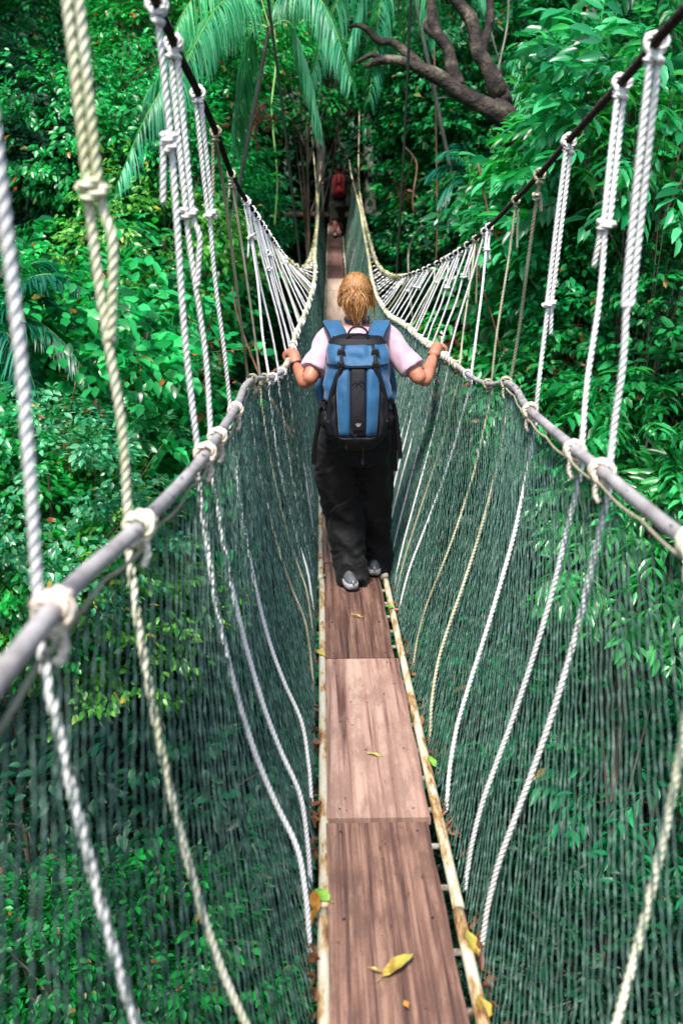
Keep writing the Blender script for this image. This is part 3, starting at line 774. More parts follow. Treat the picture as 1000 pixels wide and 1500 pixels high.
def cloth_mat(name,col,rough=.85,weave=900,bump=.15,var=.15,sheen=.2,spec=.3):
    m,nt,b=newmat(name); tc=nt.nodes.new('ShaderNodeTexCoord')
    n=N(nt,'ShaderNodeTexNoise',Scale=12,Detail=4); nt.links.new(tc.outputs['Object'],n.inputs['Vector'])
    r=ramp(nt,[(.3,tuple(c*(1-var) for c in col)),(.7,tuple(min(1,c*(1+var)) for c in col))],n.outputs['Fac'])
    nt.links.new(r.outputs[0],b.inputs['Base Color']); b.inputs['Roughness'].default_value=rough
    b.inputs['Specular IOR Level'].default_value=spec
    b.inputs['Sheen Weight'].default_value=sheen
    n2=N(nt,'ShaderNodeTexNoise',Scale=60,Detail=5); nt.links.new(tc.outputs['Object'],n2.inputs['Vector'])
    n3=N(nt,'ShaderNodeTexNoise',Scale=weave,Detail=1); nt.links.new(tc.outputs['Object'],n3.inputs['Vector'])
    ad=N(nt,'ShaderNodeMath',operation='ADD'); nt.links.new(n2.outputs['Fac'],ad.inputs[0]); nt.links.new(n3.outputs['Fac'],ad.inputs[1])
    bp=N(nt,'ShaderNodeBump',Strength=bump,Distance=.004); nt.links.new(ad.outputs[0],bp.inputs['Height']); nt.links.new(bp.outputs[0],b.inputs['Normal'])
    return m
M['pink']=cloth_mat('pink_cotton',(.50,.34,.43),var=.07)
M['black_cloth']=cloth_mat('black_trouser_cloth',(.005,.005,.006),rough=.65,bump=.3,sheen=.03,spec=.25)
M['black_shirt']=cloth_mat('black_shirt_cloth',(.009,.009,.012))
M['blue_nylon']=cloth_mat('blue_nylon',(.009,.08,.185),rough=.5,bump=.3,spec=.4)
M['black_nylon']=cloth_mat('black_nylon',(.006,.006,.008),rough=.55,bump=.3,spec=.25,sheen=0)
M['dark_nylon']=cloth_mat('dark_nylon',(.008,.008,.012),rough=.6,bump=.3,spec=.25,sheen=0)
M['red_nylon']=cloth_mat('red_nylon',(.34,.015,.02),rough=.6)
M['khaki']=cloth_mat('dark_shorts',(.06,.055,.04))
M['plastic']=noise_mat('black_plastic',[(.3,(.012,.012,.013)),(.7,(.02,.02,.022))],30,rough=.3,bump=0)
M['silver']=noise_mat('silver_print',[(.3,(.4,.4,.42)),(.7,(.55,.55,.58))],30,rough=.35,bump=0)
M['shoe_grey']=noise_mat('grey_sole',[(.3,(.20,.21,.22)),(.7,(.42,.43,.45))],60,rough=.6,bump=.3,bscale=200,dist=.002)
M['shoe_dark']=noise_mat('shoe_upper',[(.3,(.06,.063,.07)),(.7,(.15,.155,.17))],50,rough=.7,bump=.3)
M['white_sock']=cloth_mat('white_sock',(.7,.7,.7))
def skin_mat():
    m,nt,b=newmat('skin'); tc=nt.nodes.new('ShaderNodeTexCoord')
    n=N(nt,'ShaderNodeTexNoise',Scale=14,Detail=6,Roughness=.6); nt.links.new(tc.outputs['Object'],n.inputs['Vector'])
    r=ramp(nt,[(.3,(.36,.13,.075)),(.7,(.52,.22,.14))],n.outputs['Fac']); nt.links.new(r.outputs[0],b.inputs['Base Color'])
    b.inputs['Roughness'].default_value=.5; b.inputs['Subsurface Weight'].default_value=.12; b.inputs['Subsurface Radius'].default_value=(.01,.004,.002)
    n2=N(nt,'ShaderNodeTexNoise',Scale=180,Detail=4); nt.links.new(tc.outputs['Object'],n2.inputs['Vector'])
    bp=N(nt,'ShaderNodeBump',Strength=.15,Distance=.002); nt.links.new(n2.outputs['Fac'],bp.inputs['Height']); nt.links.new(bp.outputs[0],b.inputs['Normal'])
    return m
M['skin']=skin_mat()
def hair_mat():
    m,nt,b=newmat('blonde_hair'); g=nt.nodes.new('ShaderNodeNewGeometry')
    r=ramp(nt,[(0,(.17,.065,.018)),(.35,(.30,.125,.036)),(.8,(.44,.22,.075)),(1,(.66,.42,.19))],g.outputs['Random Per Island'])
    nt.links.new(r.outputs[0],b.inputs['Base Color']); b.inputs['Roughness'].default_value=.38; b.inputs['Specular IOR Level'].default_value=.5
    return m
M['hair']=hair_mat()
M['hair_under']=noise_mat('hair_under',[(.3,(.14,.055,.016)),(.7,(.26,.115,.033))],60,stretch=(1,1,.2),rough=.5,bump=.5,bscale=200,dist=.003)

def hand(mb,wrist,knuck,over,s=1.0,thumb_side=1):
    """fist closed on a rail. wrist -> knuck: back of the hand; over: unit vector along the rail (forward)"""
    w=Vector(wrist); k=Vector(knuck); fwd=(k-w).normalized(); ov=Vector(over).normalized()
    limb(mb,[w,w.lerp(k,.5)+Vector((0,0,.004)),k],[.024*s,.032*s,.030*s])
    for i,(o,ln) in enumerate(((-.031,.95),(-.010,1.06),(.011,1.0),(.031,.82))):
        a=k+ov*o*s+Vector((0,0,.004)); out=fwd*(1 if True else 0)
        p1=a+out*.022*ln*s+Vector((0,0,.002)); p2=a+out*.042*ln*s+Vector((0,0,-.018)); p3=a+out*.034*ln*s+Vector((0,0,-.042)); p4=a+out*.014*s+Vector((0,0,-.05))
        limb(mb,[a-out*.01*s,p1,p2,p3,p4],[.0098*s,.0094*s,.0088*s,.008*s,.007*s],10,.005)
    t0=w.lerp(k,.35)-ov*.024*s*thumb_side
    limb(mb,[t0,t0-ov*.022*s*thumb_side+fwd*.012-Vector((0,0,.012)),t0-ov*.024*s*thumb_side+fwd*.034-Vector((0,0,.034)),k-ov*.03*s*thumb_side+Vector((0,0,-.046))],[.013*s,.0115*s,.010*s,.008*s],10,.005)

# ---------------- the woman
wroot=empty('person',deckP(4.78,0,.03)); worg=wroot.location
tag(wroot,'woman with blonde hair, pink shirt and baggy black trousers walking away holding both hand rails','person')
zb=float(deck_h(4.78))+.034
A=lambda px,py,D: atD(px,py,D)
headc=A(521.5,435,4.93)
body=MB()
ball(body,headc,.073,.092,.105)
ball(body,headc+Vector((0,.035,-.055)),.055,.062,.065)          # jaw
limb(body,[headc+Vector((0,.125,-.02)),headc+Vector((0,.09,.015))],[.012,.008],10,.005)   # nose
for s in(-1,1):
    ball(body,headc+Vector((s*.080,.004,-.014)),.013,.020,.034,Matrix.Rotation(s*.25,3,'Z'))  # ears
    ball(body,headc+Vector((s*.03,.082,.012)),.014,.012,.010)
ball(body,headc+Vector((0,.092,-.065)),.024,.012,.009)
nb_=A(523,473,4.86)
limb(body,[headc+Vector((0,-.012,-.06)),headc.lerp(nb_,.6)+Vector((0,-.012,-.02)),nb_-Vector((0,0,.05))],[.054,.052,.07])
shL=A(482,497,4.84); shR=A(567,495,4.84)
hipc=A(523,640,4.80)
cx=lambda t: nb_.lerp(hipc,t)
loft(body,[(cx(-.02),.05,.05),(cx(.07),.11,.07),(cx(.2),.15,.09),(cx(.45),.14,.095),(cx(.7),.125,.085),(cx(.95),.16,.105),(cx(1.15),.13,.10)])
elL=A(449,563,4.70); elR=A(620,561,4.72)
wrL=A(434.5,536,4.93); wrR=A(634,523,4.95)
HL=lhand(5.04); HR=rhand(5.07)
knL=HL+Vector((.010,-.02,.026)); knR=HR+Vector((-.010,-.02,.026))
for sh,el,wr in((shL,elL,wrL),(shR,elR,wrR)):
    limb(body,[sh,sh.lerp(el,.5),el],[.050,.044,.036]); 
    limb(body,[el,el.lerp(wr,.35),wr],[.036,.036,.025])
ovL=(lhand(5.1)-lhand(4.95)).normalized(); ovR=(rhand(5.1)-rhand(4.95)).normalized()
def grip(mb,wr,H,ov,side,s=1.0):
    out=Vector((side,0,0)); out=(out-ov*out.dot(ov)).normalized(); upv=Vector((0,0,1))
    k=H+upv*.032-out*.012
    limb(mb,[wr,wr.lerp(k,.55)+upv*.006,k],[.026*s,.033*s,.031*s])
    for o,ln in((-.031,.86),(-.0105,1.0),(.0105,1.05),(.031,.95)):
        a=k+ov*o+out*.002
        pts=[a-out*.012,a+out*.022*ln+upv*.001,a+out*.040*ln-upv*.016,a+out*.036*ln-upv*.040,a+out*.012-upv*.050]
        limb(mb,pts,[.0105*s,.0098*s,.0092*s,.0084*s,.0072*s],10,.005)
    t0=wr.lerp(k,.45)+ov*.012-out*.012
    limb(mb,[t0,t0+ov*.03-out*.012-upv*.014,H+ov*.012-out*.034-upv*.006,H+ov*.022-out*.022-upv*.030],[.0145*s,.0125*s,.0108*s,.0085*s],10,.005)
grip(body,wrL,HL,ovL,-1,.95); grip(body,wrR,HR,ovR,1,.95)
# legs inside the trousers
LLeg=[(A(503,655,4.82),.085),(A(505,700,4.88),.075),(A(508,765,4.93),.052),(A(513,820,4.84),.045),(A(519,862,4.76),.034)]
RLeg=[(A(546,655,4.84),.085),(A(553,700,4.95),.072),(A(555,762,5.05),.052),(A(554,805,5.04),.045),(A(550,842,4.99),.034)]
for lg in(LLeg,RLeg): limb(body,[p for p,_ in lg],[r for _,r in lg])
me=remesh(body,.0045,2,'body'); shift(me,worg)
link('body',me,M['skin'],wroot)
# shirt
sh=MB()
loft(sh,[(cx(.015),.056,.056),(cx(.05),.10,.07),(cx(.12),.138,.088),(cx(.22),.160,.105),(cx(.45),.158,.112),(cx(.7),.158,.108),(cx(.86),.178,.128)],p=.95)
for s_,e_ in((shL,elL),(shR,elR)):
    a=s_.lerp(Vector((nb_.x,s_.y,s_.z)),.35)+Vector((0,0,.015)); d=(e_-s_)
    C,u=cr([a,s_+Vector((0,0,.002)),s_+d*.35,s_+d*.70],.01)
    sweep(sh,C,np.interp(u/u[-1],[0,.35,.7,1],[.058,.060,.061,.066]),20)
me=remesh(sh,.0065,3,'shirt'); folds(me,.008,11,(1.2,1,.8),3); shift(me,worg)
link('shirt',me,M['pink'],wroot)
cb=MB()   # darker collar
u_=np.linspace(0,2*math.pi,33)
cc=nb_+Vector((0,-.002,.018))
P=[cc+Vector((math.cos(t)*.057,math.sin(t)*.058,.010*math.sin(t))) for t in u_]
C=np.array([tuple(p) for p in P]); sweep(cb,C,.0085,8); ball(cb,nb_+Vector((.028,-.055,.022)),.026,.012,.014)
cb.build('collar',cloth_mat('navy_collar',(.02,.025,.06)),wroot,origin=worg)
# trousers
tr=MB()
loft(tr,[(cx(.82),.165,.125),(cx(.95),.185,.14),(cx(1.08),.186,.135),(cx(1.22),.16,.10)])
for pts,rs in (([A(495,650,4.80),A(493,700,4.85),A(503,745,4.90),A(509,785,4.89),A(514,830,4.83),A(518,857,4.77)],[.108,.110,.106,.098,.088,.074]),
               ([A(548,648,4.82),A(548,700,4.90),A(549,755,4.96),A(551,790,5.02),A(553,816,5.02),A(551,840,4.98)],[.108,.100,.088,.082,.078,.072])):
    C,u=cr(pts,.012); sweep(tr,C,np.interp(u/u[-1],np.linspace(0,1,len(rs)),rs),24)
me=remesh(tr,.0065,9,'trousers'); folds(me,.013,8,(1,1,.5),11,shear=.5); folds(me,.007,13,(.8,.8,1.0),5,shear=-.7); shift(me,worg)
link('trousers',me,M['black_cloth'],wroot)
# seam lines and rear pocket flap
# shoes
def shoe(parent,org,heel,yaw,pitch,L=.245,Wd=.088,m_sole='shoe_grey',m_up='shoe_dark',tot=True):
    Rm=Matrix.Rotation(yaw,3,'Z')@Matrix.Rotation(pitch,3,'X')
    def outline(t):  # half width along the length
        return Wd/2*np.interp(t,[0,.06,.2,.45,.7,.88,.97,1],[.45,.70,.80,.74,1.0,.85,.5,.2])
    so=MB(); n=18; T_=np.linspace(0,1,n); nv=12; rows=[]
    for t in T_:
        w=outline(t); zlift=.006+.016*max(0,t-.8)/.2
        prof=[(-1,.0),(-1.06,.012),(-1.04,.026),(-.9,.03),(0,.03),(.9,.03),(1.04,.026),(1.06,.012),(1,0),(.6,-.002),(0,.0),(-.6,-.002)]
        rows.append([(w*a,t*L,b+zlift) for a,b in prof])
    v=np.array(rows).reshape(-1,3); i=np.arange(n-1)[:,None]*nv; j=np.arange(nv)[None,:]; k=(j+1)%nv
    fs=[np.stack([i+j,i+nv+j,i+nv+k,i+k],-1).reshape(-1,4),np.array([list(range(nv))]),np.array([[(n-1)*nv+q for q in range(nv)][::-1]])]
    v=v@np.array(Rm).T+np.array(heel); so.add(v,fs)
    s_=so.build('sole',M[m_sole],None,origin=org); s_.parent=parent
    up=MB(); rows=[]
    for t in T_:
        w=outline(t)*.98; h=np.interp(t,[0,.05,.25,.45,.7,.9,1],[.034,.042,.05,.05,.045,.035,.02])
        rows.append([(w*math.cos(a)*(1-.35*max(0,math.sin(a))),t*L*.985+.002,.028+h*max(0,math.sin(a))**.8+(-.006 if math.sin(a)<0 else 0)) for a in np.linspace(0,2*math.pi,nv,endpoint=False)])
    v=np.array(rows).reshape(-1,3)@np.array(Rm).T+np.array(heel)
    up.add(v,[np.stack([i+j,i+k,i+nv+k,i+nv+j],-1).reshape(-1,4),np.array([list(range(nv))[::-1]]),np.array([[(n-1)*nv+q for q in range(nv)]])])
    hb=MB(); 
    q=np.array([(0,-.001,.035),(0,-.002,.045),(0,.0,.055)])@np.array(Rm).T+np.array(heel); sweep(hb,q,.005,8)
    u2=up.build('upper',M[m_up],s_,origin=org); hb.build('heel_tab',M[m_sole],s_,origin=org)
    return s_
g_=A(518,879,4.70); 
s1=shoe(wroot,worg,Vector((g_.x-.004,4.67,float(deck_h(4.69))+.036)),R(14),R(0),m_sole='shoe_grey',m_up='shoe_dark'); s1.name='shoe'
s2=shoe(wroot,worg,Vector((A(548,862,4.9).x,4.90,float(deck_h(4.91))+.038)),R(-4),R(4)); s2.name='shoe'
# hair: under-layer plus locks
hu=MB(); ball(hu,headc+Vector((0,-.012,.022)),.080,.096,.096)
ball(hu,headc+Vector((-.008,-.085,-.01)),.038,.022,.05)
me=remesh(hu,.006,2,'hair')
# trim the face side
bm=bmesh.new(); bm.from_mesh(me)
dele=[v for v in bm.verts if (v.co-headc).y>.045 and (v.co-headc).z<.055]
bmesh.ops.delete(bm,geom=dele,context='VERTS'); bm.to_mesh(me); bm.free()
shift(me,worg); hairo=link('hair',me,M['hair_under'],wroot)
lk=MB(); rh=random.Random(4)
gather=headc+Vector((-.010,-.100,.042))
def onskull(az,el,k=1.0):
    return headc+Vector((0,-.012,.012))+Vector((math.sin(az)*math.cos(el)*.083,-math.cos(az)*math.cos(el)*.099,math.sin(el)*.109))*k
for i in range(1500):
    # strands combed from the hairline to the gather point, then falling
    az=rh.uniform(-2.1,2.1); el=rh.uniform(-.42,1.5) if abs(az)<1.5 else rh.uniform(.1,1.5)
    p0=onskull(az,el,1.0+rh.uniform(0,.02))
    gp=gather+Vector((rh.gauss(0,.010),rh.gauss(0,.004),rh.gauss(0,.007)))
    m1=p0.lerp(gp,.5); c0=headc+Vector((0,-.012,.012)); dd=(m1-c0); m1=c0+Vector((dd.x/.083,dd.y/.099,dd.z/.109)).normalized().to_tuple()[0]*Vector((.087,0,0))+Vector((0,Vector((dd.x/.083,dd.y/.099,dd.z/.109)).normalized().y*.103,Vector((dd.x/.083,dd.y/.099,dd.z/.109)).normalized().z*.113))
    r0=rh.uniform(.0006,.0012)
    C,u=cr([p0,m1,gp],.012); sweep(lk,C,np.interp(u/u[-1],[0,.5,1],[r0*.6,r0,r0]),4,caps=False)
lo_=MB()
for i in range(900):
    gp=gather+Vector((rh.gauss(0,.010),rh.gauss(0,.006),rh.gauss(0,.008)))
    sx=rh.choice((-.024,-.010,0,.012,.022))+rh.gauss(0,.005); ln=rh.uniform(.10,.165); 
    if rh.random()<.25: sx*=1.7; ln*=.8
    curl=rh.gauss(0,.010)
    p1=gp+Vector((sx*.5,-.022+rh.gauss(0,.004),-.012)); p2=gp+Vector((sx*.95+curl,-.036+rh.gauss(0,.008),-ln*.5)); p3=gp+Vector((sx*.45-curl*.5+.010,-.022+rh.gauss(0,.010),-ln))
    r0=rh.uniform(.0009,.0019); C,u=cr([gp,p1,p2,p3],.012); sweep(lo_,C,np.interp(u/u[-1],[0,.6,1],[r0,r0,r0*.25]),4,caps=False)
for i in range(60):   # loose locks over the sides and nape
    az=rh.choice((-1,1))*rh.uniform(.5,1.75); p0=onskull(az,rh.uniform(-.1,.9),1.03)
    ln=rh.uniform(.05,.12); sgn=1 if az>0 else -1
    p1=p0+Vector((sgn*rh.uniform(.0,.012),rh.gauss(-.004,.004),-ln*.5)); p2=p1+Vector((sgn*-rh.uniform(-.004,.018),rh.gauss(0,.006),-ln*.6))
    C,u=cr([p0,p1,p2],.012); r0=rh.uniform(.0008,.0014); sweep(lo_,C,np.interp(u/u[-1],[0,.6,1],[r0,r0,r0*.25]),4,caps=False)
lk.build('combed_strands',M['hair'],hairo,origin=worg); lo_.build('ponytail',M['hair'],hairo,origin=worg)
hb=MB(); rope(hb,coil(gather+Vector((0,-.004,-.002)),(0,1,.35),.015,2,.004),.0032,1); hb.build('hair_tie',M['hair_under'],hairo,origin=worg)
# wrist watch / bracelet on the left wrist
wb=MB(); ax=(wrL-elL).normalized(); wc=wrL-ax*.012
sweep(wb,np.array([tuple(p) for p in coil(wc,ax,.0305,1.02,.0)]),.0045,8)
for k in range(9):
    q=coil(wc,ax,.033,1,.0)[k+1 if k<11 else 0]; ball(wb,q,.006,.006,.005,nv=8,nr=6)
wb.build('wrist_watch',M['plastic'],wroot,origin=worg)

# ---------------- the blue rucksack
proot=empty('backpack',A(523,650,4.60)); porg=proot.location
tag(proot,'blue and black rucksack on the back of the woman, with buckles and hanging straps','backpack')
Ttop=A(523,491,4.70); Bbot=A(522,654,4.62)
wf=interp([0,.06,.15,.35,.6,.8,.92,1],[.085,.122,.147,.153,.152,.148,.138,.105]); df=interp([0,.08,.3,.6,.85,1],[.07,.13,.17,.165,.13,.07])
def S(X,v,off=0.):
    w=float(wf(v))+off; d=float(df(v))+off; c=Bbot.lerp(Ttop,v)
    X=max(-1,min(1,X)); 
    return Vector((c.x+w*X,c.y-d*(1-abs(X)**3)**(1/1.9),c.z))
def vy(py):   # picture row -> v
    return (672-py)/(672-491.)
pb=MB(); nX=25; nVv=40; rows=[]
for j in range(nVv+1):
    v=j/nVv; c=Bbot.lerp(Ttop,v); row=[S(math.sin((i/(nX-1)-.5)*math.pi),v) for i in range(nX)]
    w=float(wf(v)); row+= [Vector((c.x+w*.96,c.y+.03,c.z)),Vector((c.x+w*.6,c.y+.045,c.z)),Vector((c.x-w*.6,c.y+.045,c.z)),Vector((c.x-w*.96,c.y+.03,c.z))]
    rows.append([tuple(p) for p in row])
m_=len(rows[0]); v=np.array(rows).reshape(-1,3); i=np.arange(nVv)[:,None]*m_; j=np.arange(m_)[None,:]; k=(j+1)%m_
v=np.vstack([v,v[:m_].mean(0)-[0,0,.012],v[-m_:].mean(0)+[0,0,.014]]); jj=np.arange(m_); kk=(jj+1)%m_
pb.add(v,[np.stack([i+j,i+k,i+m_+k,i+m_+j],-1).reshape(-1,4),np.stack([kk,jj,np.full(m_,(nVv+1)*m_)],1),np.stack([nVv*m_+jj,nVv*m_+kk,np.full(m_,(nVv+1)*m_+1)],1)])
me=remesh(pb,.007,3,'bag'); folds(me,.004,12,(1,1,1),2); shift(me,porg); bag=link('main_bag',me,M['black_nylon'],proot)
def panel(name,Xa,Xb,v0,v1,off,th,mat,parent=proot,nx=10,nv_=24,wr=.0):
    mb=MB(); top=[];
    fa=interp(*zip(*sorted(Xa))) if isinstance(Xa,list) else (lambda v:Xa)
    fb=interp(*zip(*sorted(Xb))) if isinstance(Xb,list) else (lambda v:Xb)
    for j in range(nv_+1):
        v=v0+(v1-v0)*j/nv_
        for i in range(nx+1):
            s=i/nx; X=float(fa(v))*(1-s)+float(fb(v))*s
            edge=min(1,min(s,1-s)*nx*.7,min(j,nv_-j)*.8)
            nz=wr*noise.noise(Vector((X*4,v*9,mb.n*.001+7)))*edge
            top.append(tuple(S(X,v,off+th*edge+nz)))
    bot=[]
    for j in range(nv_+1):
        v=v0+(v1-v0)*j/nv_
        for i in range(nx+1):
            s=i/nx; X=float(fa(v))*(1-s)+float(fb(v))*s; bot.append(tuple(S(X,v,off-.006)))
    n=(nx+1)*(nv_+1); f=[]
    for j in range(nv_):
        for i in range(nx): a=j*(nx+1)+i; f.append([a,a+1,a+nx+2,a+nx+1]); f.append([n+a,n+a+nx+1,n+a+nx+2,n+a+1])
    per=[i for i in range(nx+1)]+[j*(nx+1)+nx for j in range(1,nv_+1)]+[nv_*(nx+1)+i for i in range(nx-1,-1,-1)]+[j*(nx+1) for j in range(nv_-1,0,-1)]
    for a,b in zip(per,per[1:]+per[:1]): f.append([b,a,n+a,n+b])
    mb.add(top+bot,np.array(f)); return mb.build(name,M[mat],parent,origin=porg)
# blue side gussets, dark curved side panels, blue stripes, black centre
for s in(-1,1):
    q=lambda l:[(v,s*x) for v,x in l]
    panel('side_gusset',q([(.40,.985),(.9,.985)]),q([(.40,.80),(.62,.66),(.75,.60),(.9,.50)]),.44 if s<0 else .46,.88,.002,.006,'blue_nylon',wr=.02)
    panel('side_panel',q([(.12,.93),(.40,.90),(.52,.80),(.66,.72),(.8,.56),(.86,.52)]),q([(.12,.60),(.6,.63),(.8,.42),(.86,.40)]),.12,.84,.004,.008,'dark_nylon',wr=.014)
    panel('front_stripe',q([(.2,.56),(.5,.62),(.8,.64)]),q([(.2,.235),(.8,.245)]),.165,.79,.006,.010,'blue_nylon',wr=.006)
panel('centre_panel',-.235,.235,.15,.79,.007,.010,'dark_nylon',wr=.003)
lid=panel('lid',[(.75,-.92),(.97,-.97)],[(.75,.92),(.97,.97)],.775,.955,.010,.014,'blue_nylon',nx=22,wr=.024)
lt=panel('lid_trim',-.98,.98,.945,1.0,.012,.010,'black_nylon',nx=22)
panel('lid_hem',-.64,.64,.768,.782,.018,.008,'black_nylon',nx=22,nv_=4,parent=lid)
panel('bottom_pouch',-.60,.60,.02,.16,.008,.012,'black_nylon',nx=16,wr=.01)
for s in(-1,1):
    X=s*.44
    def St(X,v,o=.026): return S(X,v,o)
    mb=MB(); ribbon(mb,[St(X,.95),St(X*1.0,.86,.03),St(X,.78,.028),St(X*1.15,.72,.02),St(X*1.5,.6,.016),St(X*1.75,.45,.014),St(X*1.8,.28,.014)],(1,0,0),.020,.003,ws=[.016,.016,.02,.024,.026,.024,.022])
    st=mb.build('compression_strap',M['black_nylon'],proot,origin=porg)
    bk=MB()
    for v_,h_ in((.895,.030),(.80,.024)):
        c=St(X,v_,.034); 
        box(bk,c,(.030,.010,h_)); box(bk,c+Vector((0,-.006,h_*.15)),(.020,.006,h_*.55)); 
        for e in(-1,1): box(bk,c+Vector((e*.0165,-.001,-.006)),(.005,.010,h_*.7))
    b=bk.build('buckle',M['plastic'],st,smooth=False,origin=porg); bevelled('buckle',b.data,.0015,2)
# embossed round mark with a peak, small silver mark below
em=MB(); c=S(0,.615,.0175)
E=[S(0,.615,.0180)+Vector((math.cos(t)*.028,-.0005,math.sin(t)*.031)) for t in np.linspace(-2.6,2.9,30)]
sweep(em,np.array([tuple(p) for p in E]),.0019,6)
E=[S(0,.615,.0180)+Vector((x,-.0006,z)) for x,z in((-.024,-.012),(-.012,.002),(-.004,.016),(.003,.018),(.010,.004),(.020,-.006),(.026,-.012))]
sweep(em,cr(E,.004)[0],.0019,6); em.build('round_mark',M['plastic'],proot,origin=porg)
em=MB(); c=S(0,.285,.022); box(em,c,(.044,.004,.05)); o=em.build('label_patch',M['black_nylon'],proot,smooth=False,origin=porg)
em=MB(); 
for dx,dz,w_ in((0,.0,.022),(0,-.006,.012),(0,.006,.006)): box(em,c+Vector((dx,-.0035,dz)),(w_,.002,.0026))
for e in(-1,1): box(em,c+Vector((e*.010,-.0035,.004)),(.002,.002,.008))
em.build('silver_mark',M['silver'],o,smooth=False,origin=porg)
# haul loop
mb=MB(); ribbon(mb,[A(509,494,4.62),A(512,485,4.65),A(519,480,4.68),A(528,480,4.68),A(536,486,4.65),A(538,496,4.62)],[(0,-.3,1),(0,-.3,1)],.012,.005)
C,u=cr([A(509,496,4.61),A(511,486,4.62),A(518,479,4.63),A(529,479,4.63),A(537,485,4.62),A(539,497,4.61)],.01)
mb=MB(); sweep(mb,C,.0052,8); mb.build('haul_loop',M['black_nylon'],proot,origin=porg)
# shoulder straps over the shoulders and round under the arms
for s,pxs in((-1,(497,492,486,484)),(1,(549,553,558,560))):
    top=A(pxs[2],470.5,4.84)
    pts=[A(pxs[0],497,4.67),A(pxs[1],484,4.73),A(pxs[2],473.5,4.80),Vector((top.x,4.90,top.z-.012)),Vector((top.x,4.965,top.z-.06)),Vector((top.x+s*.01,4.985,top.z-.16)),Vector((top.x+s*.045,4.95,top.z-.27)),Vector((top.x+s*.06,4.86,top.z-.36)),S(s*.98,.25)+Vector((0,.05,0))]
    mb=MB(); ribbon(mb,pts,(1,0,0),.07,.014,ws=[.070,.082,.082,.075,.07,.065,.045,.03,.03])
    so=mb.build('shoulder_strap',M['blue_nylon'],proot,origin=porg)
    for e in(-1,1):
        pp=[p+Vector((e*w*.5,0,0)) for p,w in zip(pts[:6],[.070,.082,.082,.075,.07,.065])]
        mb=MB(); C,u=cr(pp,.012); sweep(mb,C,.0042,6); mb.build('strap_edging',M['black_nylon'],so,origin=porg)
# hip belt ends hanging at both sides
for s,pl,py0 in((-1,[(474,586),(471,596),(468,615),(463,640),(460,662),(460,682)],0),(1,[(568,582),(575,590),(579,606),(582,630),(585,655),(586,672)],0)):
    pts=[A(x,y,4.60+.01*i) for i,(x,y) in enumerate(pl)]
    mb=MB(); ribbon(mb,pts,(1,.15,0),.024,.004,ws=[.018,.022,.022,.022,.024,.026]); so=mb.build('hanging_strap',M['black_nylon'],proot,origin=porg)
    bk=MB(); box(bk,pts[0].lerp(pts[1],.6)+Vector((0,-.004,0)),(.032,.012,.028)); b=bk.build('buckle',M['plastic'],so,smooth=False,origin=porg); bevelled('buckle',b.data,.002,2)
pts=[A(577,600,4.63),A(578,640,4.64),A(577,668,4.66),A(578,690,4.68)]
mb=MB(); ribbon(mb,pts,(1,.1,0),.030,.005); mb.build('hanging_strap',M['black_nylon'],proot,origin=porg)
for s in(-1,1):   # hip belt pads
    mb=MB(); ball(mb,S(s*.93,.26)+Vector((0,.05,0)),.035,.07,.05,Matrix.Rotation(s*.2,3,'Y'))
    me=remesh(mb,.007,2,'pad'); folds(me,.005,18,(1,1,1),5); shift(me,porg); link('hip_pad',me,M['black_nylon'],proot)
mb=MB(); C,u=cr([A(513,628,4.44),A(516,636,4.43),A(520,640,4.43),A(519,648,4.43)],.006); sweep(mb,C,.003,6); box(mb,A(520,641,4.425),(.012,.01,.026)); box(mb,A(507,655,4.45),(.006,.006,.02))
C,u=cr([A(531,655,4.46),A(532,665,4.46),A(531,676,4.47)],.006); sweep(mb,C,.0018,6); box(mb,A(531,677,4.465),(.01,.01,.022))
mb.build('cord_toggle',M['dark_nylon'],proot,smooth=False,origin=porg)
mb=MB(); ribbon(mb,[A(577,506,4.72),A(583,520,4.72),A(586,540,4.72),A(584,556,4.72)],(1,.2,0),.018,.004)
# ---------------- the far man
DM=23.0; k=1.0
mroot=empty('person',A(493,350,DM)); morg=mroot.location
tag(mroot,'distant man in black shirt and dark shorts walking away at the shaded far end','person')
B=MB(); hc=A(496,249,DM+.1)
ball(B,hc,.078,.098,.115); ball(B,hc+Vector((0,.04,-.06)),.058,.06,.065); limb(B,[hc+Vector((0,.13,-.02)),hc+Vector((0,.09,.015))],[.013,.009],10,.006)
for s in(-1,1): ball(B,hc+Vector((s*.08,0,-.01)),.012,.02,.034)
nk=A(496,257,DM+.08); hip=A(495,296,DM+.04)
limb(B,[hc-Vector((0,0,.05)),nk],[.058,.062])
mx=lambda t: nk.lerp(hip,t)
loft(B,[(mx(-.03),.06,.06),(mx(.1),.14,.08),(mx(.25),.18,.10),(mx(.6),.15,.10),(mx(.95),.16,.11),(mx(1.1),.13,.1)])
mHL=lhand(DM+.25); mHR=rhand(DM+.25)
msL=mx(.13)+Vector((-.185,0,0)); msR=mx(.13)+Vector((.185,0,0))
meL=msL.lerp(mHL,.5)+Vector((-.03,-.10,-.06)); meR=msR.lerp(mHR,.5)+Vector((.03,-.10,-.06))
for a,e,h in((msL,meL,mHL),(msR,meR,mHR)):
    w_=e.lerp(h,.86); limb(B,[a,a.lerp(e,.5),e],[.058,.052,.044]); limb(B,[e,e.lerp(w_,.4),w_],[.044,.044,.03])
grip(B,meL.lerp(mHL,.84),mHL,Vector((0,1,0)),-1,1.05); grip(B,meR.lerp(mHR,.84),mHR,Vector((0,1,0)),1,1.05)
mdz=float(deck_h(DM))+.04
LF=A(490.5,345,DM-.12); LF.z=mdz+.05
